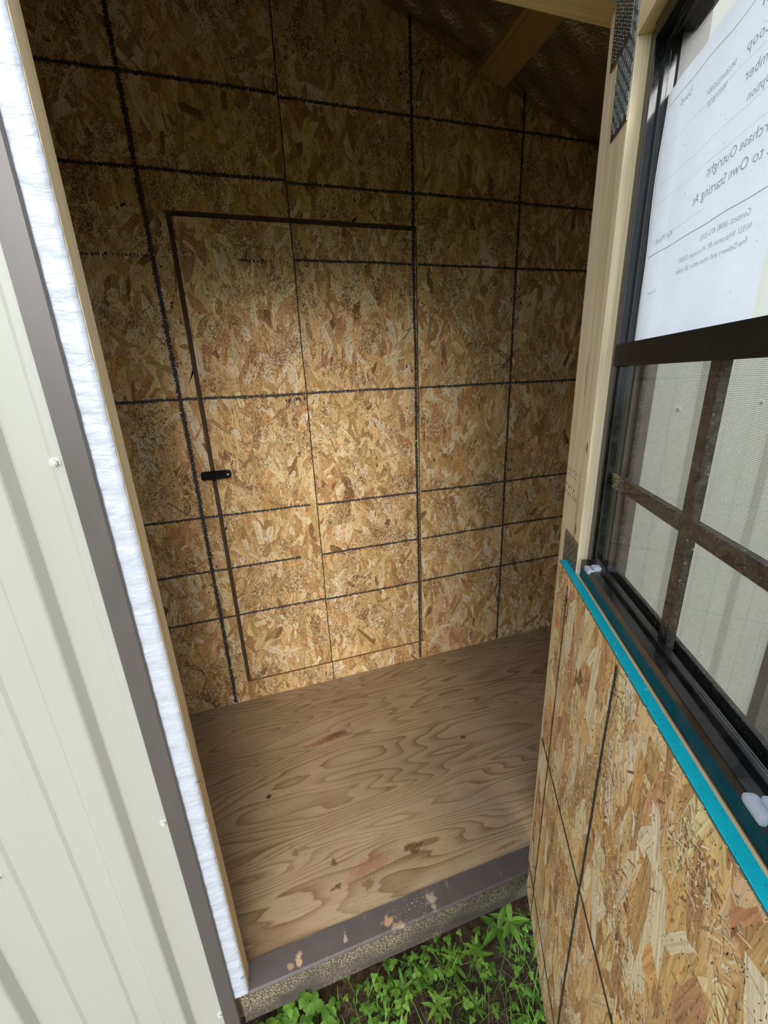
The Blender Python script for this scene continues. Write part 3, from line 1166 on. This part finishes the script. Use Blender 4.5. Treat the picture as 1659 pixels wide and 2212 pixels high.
def screw(x, z, y=-0.004):
    o = bpy.data.objects.new('screw', SM)
    COL.objects.link(o)
    o.parent = fw
    o.location = (x, y, z)


for (px, py) in ((117, 1000), (353, 1780), (475, 2195)):
    q = onY(px, py, YF - 0.010)
    screw(q[0], q[2])
for x in (0.775, 1.0035):
    for z in (1.178, 0.560, 1.80, -0.06):
        screw(x, z)
for k in range(1, 4):
    for z in (1.173, 0.545, -0.045):
        screw(-0.243 - 0.2286 * k, z)

# ================================================================== OPEN DOOR
DV = ray(977, 808)
DV[2] = 0
DV /= np.linalg.norm(DV)             # along the door towards its hinge side
DN = np.array([DV[1], -DV[0], 0.0])  # out through the door, away from the room face
PC = onZ(1140, 1908, -0.015)
door = structure(empty('door_1', (PC[0], PC[1], 0.0)))
door.rotation_euler = (0, 0, math.atan2(-DV[1], -DV[0]))
door['label'] = 'open wooden shed door with a black window above a strand-board panel'
door['category'] = 'door'
# local axes: X = from hinge to latch side, Y = through the door to the weather side, Z up
ZT, ZB_ = 0.918, -0.015
UE = 0.715
TH = 0.0090
W0 = -0.0040   # room face of the panel
U0 = 0.0125


def D(n, u0, u1, w0, w1, z0, z1, m, bev=0.0, parent=None):
    return box(n, u0, u1, w0, w1, z0, z1, m, parent or door, bev)


# panel of strand board, teal sealed top edge
pan = D('osb_panel', U0, UE, W0, TH, ZB_, ZT - 0.0004, M['osb'])
prism('teal_edge', [(W0, ZT - 0.0022), (W0, ZT - .0004), (W0 + 0.0006, ZT), (TH, ZT), (TH, ZT - 0.0022)], 0, U0, UE, M['teal'], pan)


def door_map(X, Y, Dp):
    return np.stack([X, W0 - Dp, Y], -1)


def clip_door(X, Y, c):
    return np.clip(X, U0, UE), np.clip(Y, ZB_, ZT - 0.003)


r2 = np.random.default_rng(5)
build_strands('wood_strands', osb_layers(r2, (U0, UE, ZB_, ZT - .003), 1.0, math.pi / 2, 1.3, 1.40, 0.20, 0.50, 0.8), door_map, clip_door, pan)
for p0, p1, w in (((0.073, ZB_ + .003), (0.079, ZT - .02), 0.0042), ((0.298, ZB_ + .003), (0.302, ZT - .01), 0.0058),
                  ((U0 + 0.002, 0.488), (UE, 0.488), 0.0055), ((U0 + 0.002, 0.082), (UE, 0.066), 0.005)):
    marker('marker_line', p0, p1, w, door_map, pan, r2, fuzz=0.16, skip=0.0)
# fuzzy torn fibres on the sawn edges
bm = bmesh.new()
for k in range(170):
    if random.random() < .6:
        u, z = U0 + random.uniform(-.001, .001), random.uniform(ZB_, ZT)
        d = (random.uniform(-.004, -.001), random.uniform(-.002, .002), random.uniform(-.006, .006))
    else:
        u, z = random.uniform(0, UE), ZT - .001
        d = (random.uniform(-.005, .005), random.uniform(-.004, -.001), random.uniform(-.006, .004))
    s = random.uniform(.0004, .0010)
    w0 = W0 - 0.0008
    a = bm.verts.new((u, w0, z - s))
    b = bm.verts.new((u, w0, z + s))
    c = bm.verts.new((u + d[0], w0 + d[1], z + d[2]))
    bm.faces.new([a, b, c])
fz = from_bm('splinters', bm, M['pinez'], pan)
fz['kind'] = 'stuff'

# timber frame
US, WS = 0.067, 0.067
stile_knots = [(0.053, 0.009, 1.135, 0.0042, 0.02, 0.0105), (0.041, 0.011, 0.990, 0.0045, 0.01, 0.012), (0.010, 0.011, 1.245, .002, .01, .045)]
M['stile'] = mat_pine('pine_stile', 2, (1.10, 1.13, 1.24), stile_knots)
ZTOP = 1.637
D('stile', -0.050, US, TH, 0.050, ZB_ - 0.01, 1.735, M['stile'], 0.0018)
D('stile', 0.549, 0.742, TH, 0.050, ZB_ - 0.01, 1.735, M['stile'], 0.0018)
D('rail', US, 0.549, TH, 0.050, ZT - 0.089, ZT - 0.0005, M['pinex'], 0.0012)
D('rail', US, 0.549, TH, 0.050, ZTOP, 1.735, M['pinex'], 0.0015)
D('rail', US, 0.549, TH, 0.050, ZB_ - 0.01, ZB_ + 0.08, M['pinex'], 0.0015)
# white wrap edge along the hinge side, steel skin outside
D('bubble_wrap', -0.055, -0.0522, 0.014, 0.052, ZB_, 1.735, M['wrap'])
for u0, u1, z0, z1 in ((-0.052, 0.085, ZB_ - .01, 1.735), (0.531, 0.742, ZB_ - .01, 1.735), (0.085, 0.531, ZB_ - .01, 0.905), (0.085, 0.531, 1.655, 1.735)):
    D('steel_skin', u0, u1, 0.0505, 0.0520, z0, z1, M['cream'])

# toothed truss plates


def plate(u0, u1, z0, z1, along_z, nu, nz, w=TH - 0.0012):
    bm = bmesh.new()
    add_box(bm, u0, u1, w, w + 0.0011, z0, z1, 0.0003)
    for i in range(nu):
        for j in range(nz):
            cu = u0 + (u1 - u0) * (i + .5) / nu
            cz = z0 + (z1 - z0) * (j + .5 + (0.25 if i % 2 else -0.25)) / nz
            if not (z0 + .004 < cz < z1 - .004):
                continue
            a, b = (0.0011, 0.0046) if along_z else (0.0046, 0.0011)
            # punched slot: raised burr on both sides
            for s in (-1, 1):
                du, dz = (s * 0.0016, 0) if along_z else (0, s * 0.0016)
                add_box(bm, cu + du - a * .45, cu + du + a * .45, w - 0.0010, w, cz + dz - b * (1 if along_z else .45), cz + dz + b * (1 if along_z else .45))
    return from_bm('truss_plate', bm, M['galv'], door)


plate(0.008, US - 0.001, 1.556, 1.700, True, 8, 10)
plate(-0.022, 0.050, 1.650, 1.734, False, 6, 11, TH - 0.0024)
plate(-0.014, US - 0.001, ZT - 0.02, 0.972, True, 9, 5)
# mill stamp: short ink strokes
bm = bmesh.new()
for row, (z, n) in enumerate(((1.083, 9), (1.073, 8), (1.052, 4), (1.038, 5))):
    for k in range(n):
        u = -0.040 + k * (0.0085 if row < 2 else 0.016) + random.uniform(-.001, .001)
        for q in range(2 if row < 2 else 4):
            a = random.uniform(0, math.pi)
            L_ = random.uniform(.002, .004) * (1 if row < 2 else 1.9)
            c = (u + random.uniform(-.002, .002), z + random.uniform(-.003, .003))
            dx, dz = math.cos(a) * L_ / 2, math.sin(a) * L_ / 2
            nx, nz = -math.sin(a) * .0005, math.cos(a) * .0005
            y = TH - 0.0002
            vs = [bm.verts.new((c[0] + sx * dx + sn * nx, y, c[1] + sx * dz + sn * nz)) for sx, sn in ((-1, -1), (1, -1), (1, 1), (-1, 1))]
            bm.faces.new(vs)
st = from_bm('mill_stamp', bm, M['ink'], door)

# ---- window in the door
win = empty('window', (0.0, 0.0, 0.0), door)
win['label'] = 'black framed sash window with muntin bars and insect screen'


def Wd(n, u0, u1, w0, w1, z0, z1, m, bev=0.0):
    return box(n, u0, u1, w0, w1, z0, z1, m, win, bev)


FW0, FW1, FU0, FU1, FZ0, FZ1 = 0.025, 0.066, US + .0003, 0.5487, ZT, ZTOP - .0003
JL = 0.018
fr = Wd('frame', FU0, FU0 + JL, FW0, FW1, FZ0, FZ1, M['black'], 0.0012)
Wd('frame', FU1 - JL, FU1, FW0, FW1, FZ0, FZ1, M['black'], 0.0012)
Wd('frame', FU0 + JL, FU1 - JL, FW0 - .003, FW1, FZ1 - 0.016, FZ1, M['black'], 0.0012)
Wd('frame', FU0 + JL, FU1 - JL, 0.0405, FW1, FZ0, FZ0 + 0.014, M['black'], 0.0012)
# upper glazing stops
GU0, GU1 = FU0 + JL, FU1 - JL
Wd('glazing_stop', GU0, GU0 + .006, 0.0355, 0.0415, 1.285, FZ1 - .016, M['black'], 0.0008)
Wd('glazing_stop', GU1 - .006, GU1, 0.0355, 0.0415, 1.285, FZ1 - .016, M['black'], 0.0008)
Wd('glazing_stop', GU0, GU1, 0.0355, 0.0415, FZ1 - .023, FZ1 - .016, M['black'], 0.0008)
Wd('upper_pane', GU0, GU1, 0.0420, 0.0440, 1.27, FZ1 - .012, M['glass'])
# meeting rail, lower sash
Wd('meeting_rail', FU0 + .019, FU1 - .013, 0.0215, 0.0405, 1.2585, 1.2880, M['rail'], 0.0010)
Wd('meeting_rail', GU0, GU1, 0.0412, 0.0560, 1.262, 1.2905, M['black'], 0.0010)
Wd('sash_stile', GU0, GU0 + .012, 0.0285, 0.0400, ZT + .03, 1.2585, M['black'], 0.0010)
Wd('sash_stile', GU1 - .012, GU1, 0.0285, 0.0400, ZT + .03, 1.2585, M['black'], 0.0010)
Wd('sash_stile', GU0 - .003, GU0 + .002, 0.0255, 0.0285, ZT + .03, 1.2585, M['black'], 0.0006)
Wd('sash_rail', FU0 + .012, FU1 - .012, 0.0120, 0.0400, ZT + .0005, 0.9500, M['black'], 0.0010)
Wd('sash_rail', FU0 + .015, FU1 - .015, 0.0270, 0.0330, 0.9490, 0.9550, M['black'], 0.0008)
Wd('lower_pane', GU0 + .008, GU1 - .008, 0.0335, 0.0352, 0.945, 1.2600, M['glass'])
# muntins behind the lower glass and upper glass
um = 0.306
Wd('muntin', um - .0092, um + .0092, 0.0365, 0.0460, 0.945, 1.2600, M['munt'], 0.0012)
Wd('muntin', GU0 + .010, um - .0092, 0.0365, 0.0460, 1.0840, 1.1025, M['munt'], 0.0012)
Wd('muntin', um + .0092, GU1 - .010, 0.0365, 0.0460, 1.0840, 1.1025, M['munt'], 0.0012)
# grit lying on the muntin
bm = bmesh.new()
for k in range(150):
    u = GU0 + .014 + abs(random.gauss(0, .022))
    if u > 0.17:
        continue
    z = 1.1028 + random.uniform(-.02, .001)
    s = random.uniform(.0004, .0011)
    add_box(bm, u, u + s, 0.0355, 0.0355 + s, z, z + s)
g_ = from_bm('grit', bm, M['dust'], win)
g_['kind'] = 'stuff'
# tilt latches
for u in (0.118, 0.506):
    bm = bmesh.new()
    add_box(bm, u - .011, u + .011, 0.0075, 0.0185, 0.9440, 0.9525, 0.0038)
    add_box(bm, u - .006, u + .010, 0.0170, 0.0290, 0.9490, 0.9560, 0.002)
    from_bm('tilt_latch', bm, M['tab'], win, smooth=False)
# brown surround outside
SU0, SU1, SZ0, SZ1 = GU0 + .004, GU1 - .004, 0.9080, 1.640
Wd('surround', SU0 - .030, SU0, 0.052, 0.080, SZ0 - .03, SZ1 + .01, M['brown'])
Wd('surround', SU1, SU1 + .030, 0.052, 0.080, SZ0 - .03, SZ1 + .01, M['brown'])
Wd('surround', SU0, SU1, 0.0665, 0.080, SZ0 - .03, SZ0, M['brown'])
Wd('surround', SU0, SU1, 0.052, 0.080, SZ1 - .002, SZ1 + .03, M['brown'])
# insect screen: real wires
SCW = 0.0625
MU0, MU1, MZ0, MZ1 = GU0 + .012, GU1 - .012, 0.9330, 1.2700
for a in ((MU0 - .010, MU0, MZ0, MZ1), (MU1, MU1 + .010, MZ0, MZ1), (MU0, MU1, MZ0 - .001, MZ0 + .009), (MU0, MU1, MZ1 - .008, MZ1)):
    Wd('screen_frame', a[0], a[1], SCW - .003, SCW + .003, a[2], a[3], M['munt'])
pit, wr_ = 0.00165, 0.00017
V, S = [], 0
us = np.arange(MU0, MU1, pit)
zs = np.arange(MZ0 + .009, MZ1 - .008, pit)
tri = [(wr_, 0), (-wr_ * .5, wr_ * .87), (-wr_ * .5, -wr_ * .87)]
Vs, Ls, n0 = [], [], 0
for u in us:
    for (a, b) in tri:
        Vs.append((u + a, SCW + b, MZ0))
    for (a, b) in tri:
        Vs.append((u + a, SCW + b, MZ1))
for z in zs:
    for (a, b) in tri:
        Vs.append((MU0, SCW + b, z + a))
    for (a, b) in tri:
        Vs.append((MU1, SCW + b, z + a))
nw = len(us) + len(zs)
for k in range(nw):
    o_ = 6 * k
    for i in range(3):
        Ls += [o_ + i, o_ + (i + 1) % 3, o_ + 3 + (i + 1) % 3, o_ + 3 + i]
scr = mesh_np('insect_screen', np.array(Vs), np.array(Ls), np.full(3 * nw, 4), M['mesh'], win)
scr['kind'] = 'stuff'

# ---- printed sheet taped outside the upper pane
PW = 0.0452
pu0, pu1, pz0, pz1 = 0.0865, 0.331, 1.275, 1.568
proot = empty('paper_notice', tuple((Vector((PC[0], PC[1], 0)) + Vector(-DV * pu0) + Vector(DN * PW) + Vector((0, 0, pz0)))))
proot.rotation_euler = door.rotation_euler
tag(proot, 'white printed price sheet taped behind the upper pane of the door window', 'paper sheet')
bm = bmesh.new()
nu, nz = 40, 44
WP, HP = pu1 - pu0, pz1 - pz0


def paper_y(u, z):
    return 0.0012 + 0.0011 * math.sin(u * 41 + z * 9) * math.sin(z * 21 + 1.0) + 0.0007 * math.sin(u * 90 - z * 37)


def paper_xz(s, t_):
    u = WP * s
    top = HP + 0.030 * s ** 1.4 - 0.006 * math.sin(s * 3.1)
    lean = 0.006 * (1 - t_) * s
    return u - lean, top * t_


g = [[None] * (nz + 1) for _ in range(nu + 1)]
for i in range(nu + 1):
    for j in range(nz + 1):
        u, z = paper_xz(i / nu, j / nz)
        g[i][j] = bm.verts.new((u, paper_y(u, z), z))
for i in range(nu):
    for j in range(nz):
        bm.faces.new([g[i][j], g[i + 1][j], g[i + 1][j + 1], g[i][j + 1]])
from_bm('sheet', bm, M['paper'], proot, smooth=True)


def paper_text(body, u, z, size, rot=0.0):
    """print seen through the back of the sheet, so it reads mirrored; u is where the line starts (its right end here)"""
    cu = bpy.data.curves.new('txt', 'FONT')
    cu.body = body
    cu.size = size
    cu.resolution_u = 2
    tmp = bpy.data.objects.new('txt', cu)
    COL.objects.link(tmp)
    dg = bpy.context.evaluated_depsgraph_get()
    me = bpy.data.meshes.new_from_object(tmp.evaluated_get(dg))
    bpy.data.objects.remove(tmp, do_unlink=True)
    me.name = 'printed_text'
    for vtx in me.vertices:
        x, y = vtx.co.x, vtx.co.y
        uu, zz = u - x, z + y
        vtx.co = (uu, paper_y(uu, zz) - 0.0006, zz)
    o = link('printed_text', me, M['print'], proot)
    return o


def paper_rule(z, u0, u1, t_=0.0006):
    bm = bmesh.new()
    n = 30
    A = []
    for k in range(n + 1):
        u = u0 + (u1 - u0) * k / n
        A.append([bm.verts.new((u, paper_y(u, zz) - 0.0006, zz)) for zz in (z - t_ / 2, z + t_ / 2)])
    for a, b in zip(A[:-1], A[1:]):
        bm.faces.new([a[0], b[0], b[1], a[1]])
    return from_bm('printed_rule', bm, M['print'], proot)


# ================================================================== PLANTS
def leaflet(bm, base, direction, length, width, up, fold=0.25, n=4, notch=False):
    d = Vector(direction).normalized()
    s = d.cross(Vector(up)).normalized()
    upn = s.cross(d).normalized()
    mids, Ls, Rs = [], [], []
    for k in range(n + 1):
        t_ = k / n
        if notch:
            wv = math.sin(math.pi * (0.06 + 0.86 * t_) ** 0.85) * width / 2
        else:
            wv = math.sin(math.pi * (0.03 + 0.95 * t_) ** 0.8) * width / 2
        c = Vector(base) + d * (length * t_) - upn * (0.22 * length * t_ * t_)
        mids.append(bm.verts.new(c))
        ext = length * 0.07 if (notch and k == n) else 0
        Ls.append(bm.verts.new(c + s * wv + upn * fold * wv + d * ext))
        Rs.append(bm.verts.new(c - s * wv + upn * fold * wv + d * ext))
    for k in range(n):
        bm.faces.new([mids[k], mids[k + 1], Ls[k + 1], Ls[k]])
        bm.faces.new([mids[k + 1], mids[k], Rs[k], Rs[k + 1]])


def stalk(bm, a, b, r=0.0009, bend=(0, 0, 0)):
    a, b = Vector(a), Vector(b)
    prev = None
    for k in range(4):
        t_ = k / 3
        c = a.lerp(b, t_) + Vector(bend) * math.sin(math.pi * t_)
        ring = [bm.verts.new(c + Vector((r * math.cos(q), r * math.sin(q), 0))) for q in (0, 2.1, 4.2)]
        if prev:
            for i in range(3):
                bm.faces.new([prev[i], prev[(i + 1) % 3], ring[(i + 1) % 3], ring[i]])
        prev = ring


def clover_mesh(rng, nleaf, size, hgt):
    bl, bs = bmesh.new(), bmesh.new()
    for k in range(nleaf):
        a = rng.uniform(0, 2 * math.pi)
        h = hgt * rng.uniform(.55, 1.1)
        rad = rng.uniform(.008, .045)
        top = Vector((rad * math.cos(a), rad * math.sin(a), h))
        stalk(bs, (top.x * .15, top.y * .15, -0.012), top, .0008, (0, 0, .006))
        tilt = Vector((rng.uniform(-.35, .35), rng.uniform(-.35, .35), 1)).normalized()
        a0 = rng.uniform(0, 6.28)
        sz = size * rng.uniform(.7, 1.15)
        for q in range(3):
            aa = a0 + q * 2.094
            dd = Vector((math.cos(aa), math.sin(aa), 0))
            dd = (dd - tilt * dd.dot(tilt)).normalized()
            leaflet(bl, top, dd, sz, sz * .88, tilt, .22, 4, True)
    out = []
    for nm, b in (('leaves', bl), ('stems', bs)):
        me = bpy.data.meshes.new(nm)
        b.to_mesh(me)
        b.free()
        for p in me.polygons:
            p.use_smooth = True
        me.materials.append(M['clover'])
        out.append(me)
    return out


def lance_mesh(rng, n, size):
    bl, bs = bmesh.new(), bmesh.new()
    H = size * rng.uniform(.7, 1.1)
    stalk(bs, (0, 0, -.012), (rng.uniform(-.01, .01), rng.uniform(-.01, .01), H), .0011)
    for k in range(n):
        a = k * 2.4 + rng.uniform(-.3, .3)
        h = H * (0.25 + .75 * k / n)
        el = rng.uniform(.15, .75)
        d = Vector((math.cos(a) * math.cos(el), math.sin(a) * math.cos(el), math.sin(el)))
        ln = size * rng.uniform(.6, 1.0) * (1.1 - .4 * k / n)
        leaflet(bl, (0, 0, h), d, ln, ln * .24, (0, 0, 1), .2, 5)
    out = []
    for nm, b in (('leaves', bl), ('stems', bs)):
        me = bpy.data.meshes.new(nm)
        b.to_mesh(me)
        b.free()
        for p in me.polygons:
            p.use_smooth = True
        me.materials.append(M['weed'])
        out.append(me)
    return out


def plant(name, meshes, loc, rz, sc, label, group, cat='plant'):
    r = empty(name, loc)
    r.rotation_euler = (0, 0, rz)
    r.scale = (sc, sc, sc)
    for nm, me in zip(('leaves', 'stems'), meshes):
        o = bpy.data.objects.new(nm, me)
        COL.objects.link(o)
        o.parent = r
    tag(r, label, cat, group)
    return r


rp = random.Random(3)
CL = [clover_mesh(rp, rp.choice((5, 6, 7)), 0.0098, 0.050) for _ in range(6)]
CB = [clover_mesh(rp, 7, 0.0215, 0.085) for _ in range(3)]
LM = [lance_mesh(rp, rp.choice((9, 11, 13)), 0.045) for _ in range(5)]


def free(x, y):
    return y < 0.592 - (0.0 if x < XR else 0)


# big-leaved clover in the corner by the brown trim
for k in range(20):
    x = rp.uniform(-0.19, -0.02)
    y = 0.585 - abs(rp.gauss(0, .055)) - 0.02
    plant('clover', rp.choice(CB), (x, y, ZG), rp.uniform(0, 6.3), rp.uniform(.8, 1.1),
          'large-leaved clover growing in the corner below the left door trim', 'large clover by the door trim')
bare = [(0.02, 0.44, .09), (0.33, 0.42, .045), (0.20, 0.5, .045), (0.42, 0.52, .04), (0.12, 0.40, .03)]
cnt = 0
while cnt < 255:
    x, y = rp.uniform(-0.16, 0.80), rp.uniform(0.12, 0.585)
    if any((x - a) ** 2 + (y - b) ** 2 < r * r for a, b, r in bare):
        continue
    if rp.random() > 0.45 + 0.55 * (0.5 + 0.5 * math.sin(14 * x + 2) * math.sin(17 * y)):
        continue
    if y > 0.50:
        lab, grp = 'small clover plant tucked close under the muddy rim of the threshold', 'small clover under the muddy rim'
    elif x > 0.40:
        lab, grp = 'small clover plant in the grass by the foot of the open door', 'small clover by the door foot'
    else:
        lab, grp = 'small clover plant on the open soil at the bottom edge of the picture', 'small clover on the open soil'
    plant('clover', rp.choice(CL), (x, y, ZG), rp.uniform(0, 6.3), rp.uniform(.7, 1.25), lab, grp)
    cnt += 1
for k in range(24):
    x, y = rp.uniform(-0.02, 0.62), rp.uniform(0.25, 0.57)
    plant('lance_leaved_weed', rp.choice(LM), (x, y, ZG), rp.uniform(0, 6.3), rp.uniform(.7, 1.15),
          'light green weed with narrow pointed leaves among the clover', 'pointed-leaf weeds among the clover')
# two broad-bladed seedlings near the door foot
for (px, py, hh) in ((1098, 1985, .05), (1060, 1972, .045)):
    q = onZ(px, py, ZG + hh)
    bl, bs = bmesh.new(), bmesh.new()
    for k in range(5):
        a = k * 1.3 + rp.uniform(-.2, .2) + px
        el = rp.uniform(.05, .5)
        leaflet(bl, (0, 0, hh), (math.cos(a) * math.cos(el), math.sin(a) * math.cos(el), math.sin(el)), rp.uniform(.05, .075), .016, (0, 0, 1), .25, 6)
    stalk(bs, (0, 0, -.012), (0, 0, hh), .0018)
    ms = []
    for nm, b in (('leaves', bl), ('stems', bs)):
        me = bpy.data.meshes.new(nm)
        b.to_mesh(me)
        b.free()
        me.materials.append(M['weed'])
        ms.append(me)
    plant('broad_leaved_seedling', ms, (q[0], min(q[1], .575), ZG), 0, 1, 'broad-bladed seedling growing close to the foot of the open door' if px > 1080 else 'smaller broad-bladed seedling under the muddy rim beside the door foot', 'broad seedlings by the door')


def blades(name, n, reg, h, w, mat, label, cat, flat=0.0, hole=None):
    V, Ls, Sz = [], [], []
    for k in range(n):
        x, y = rp.uniform(reg[0], reg[1]), rp.uniform(reg[2], reg[3])
        if any((x - a) ** 2 + (y - b) ** 2 < (r * .8) ** 2 for a, b, r in bare) and not flat:
            continue
        if hole and hole[0] < x < hole[1] and hole[2] < y < hole[3]:
            continue
        a = rp.uniform(0, 6.3)
        hh = rp.uniform(*h)
        ln = hh * (rp.uniform(.2, .9) if not flat else rp.uniform(.9, 1.4))
        zz = hh * (1 if not flat else flat)
        ww = w * rp.uniform(.6, 1.3)
        sx, sy = -math.sin(a) * ww, math.cos(a) * ww
        b0 = len(V)
        for t_, f_ in ((0, 1), (.45, .8), (.8, .45), (1, .05)):
            cx, cy = x + math.cos(a) * ln * t_ * t_, y + math.sin(a) * ln * t_ * t_
            cz = ZG - .01 + zz * (t_ - .25 * t_ * t_) / .75 + (0.012 if flat else 0)
            if cy > 0.592:
                cy = 0.592
            V += [(cx - sx * f_, cy - sy * f_, cz), (cx + sx * f_, cy + sy * f_, cz)]
        for i in range(3):
            Ls += [b0 + 2 * i, b0 + 2 * i + 1, b0 + 2 * i + 3, b0 + 2 * i + 2]
            Sz.append(4)
    o = mesh_np(name, np.array(V), np.array(Ls), np.array(Sz), M[mat])
    o['kind'] = 'stuff'
    tag(o, label, cat)
    return o


blades('grass', 2600, (-0.2, 1.1, 0.0, 0.585), (.03, .10), .0013, 'blade', 'thin green grass blades between the clover on the bare soil', 'grass')
blades('lawn_grass', 5200, (-1.3, 1.7, -0.9, 0.56), (.03, .09), .0014, 'blade', 'sparse lawn grass spreading out over the soil around the shed front', 'grass', 0.0, (-0.25, 1.15, -0.05, 0.7))
blades('dry_grass', 500, (-0.2, 0.9, 0.05, 0.58), (.03, .09), .0007, 'straw', 'dry tan straw lying flat between the clover plants', 'straw', 0.15)

# print on the notice (mirrored, as seen from behind)
R_ = WP - 0.012
for body, u, z, s in (('New', R_ - .028, HP - .005, .015), ('Design', R_ - .022, HP - .030, .015), ('8x22x6 Coop', R_ - .002, HP - .053, .013),
                      ('Number', R_ - .026, HP - .076, .013), ('Used', 0.062, HP - .032, .011),
                      ('0822060235001', R_ - .088, HP - .053, .0075), ('08/02/2023', R_ - .098, HP - .064, .0075),
                      ('Option', R_ - .030, HP - .094, .011),
                      ('Purchase Outright', R_ - .010, HP - .132, .013), ('Rent to Own Starting At', R_ + .006, HP - .150, .0135),
                      ('Per Month', 0.064, HP - .166, .009),
                      ('Contact: (608) 475-3570', R_ - .024, HP - .190, .0078), ('N1521 Wisconsin 89, Wisconsin 53581', R_ - .018, HP - .202, .0075),
                      ('Free Delivery and setup within 50 miles', R_ - .020, HP - .213, .0075), ('Checkout', 0.042, HP - .222, .0055)):
    paper_text(body, u, z, s)
for z, u0, u1, tk in ((HP - .018, .008, WP - .012, .0008), (HP - .176, .008, WP - .014, .0009),
                      (HP - .060, .012, WP - .020, .0003), (HP - .098, .012, WP - .020, .0003), (HP - .118, .012, WP - .02, .0003), (HP - .160, .012, .13, .0003)):
    paper_rule(z, u0, u1, tk)
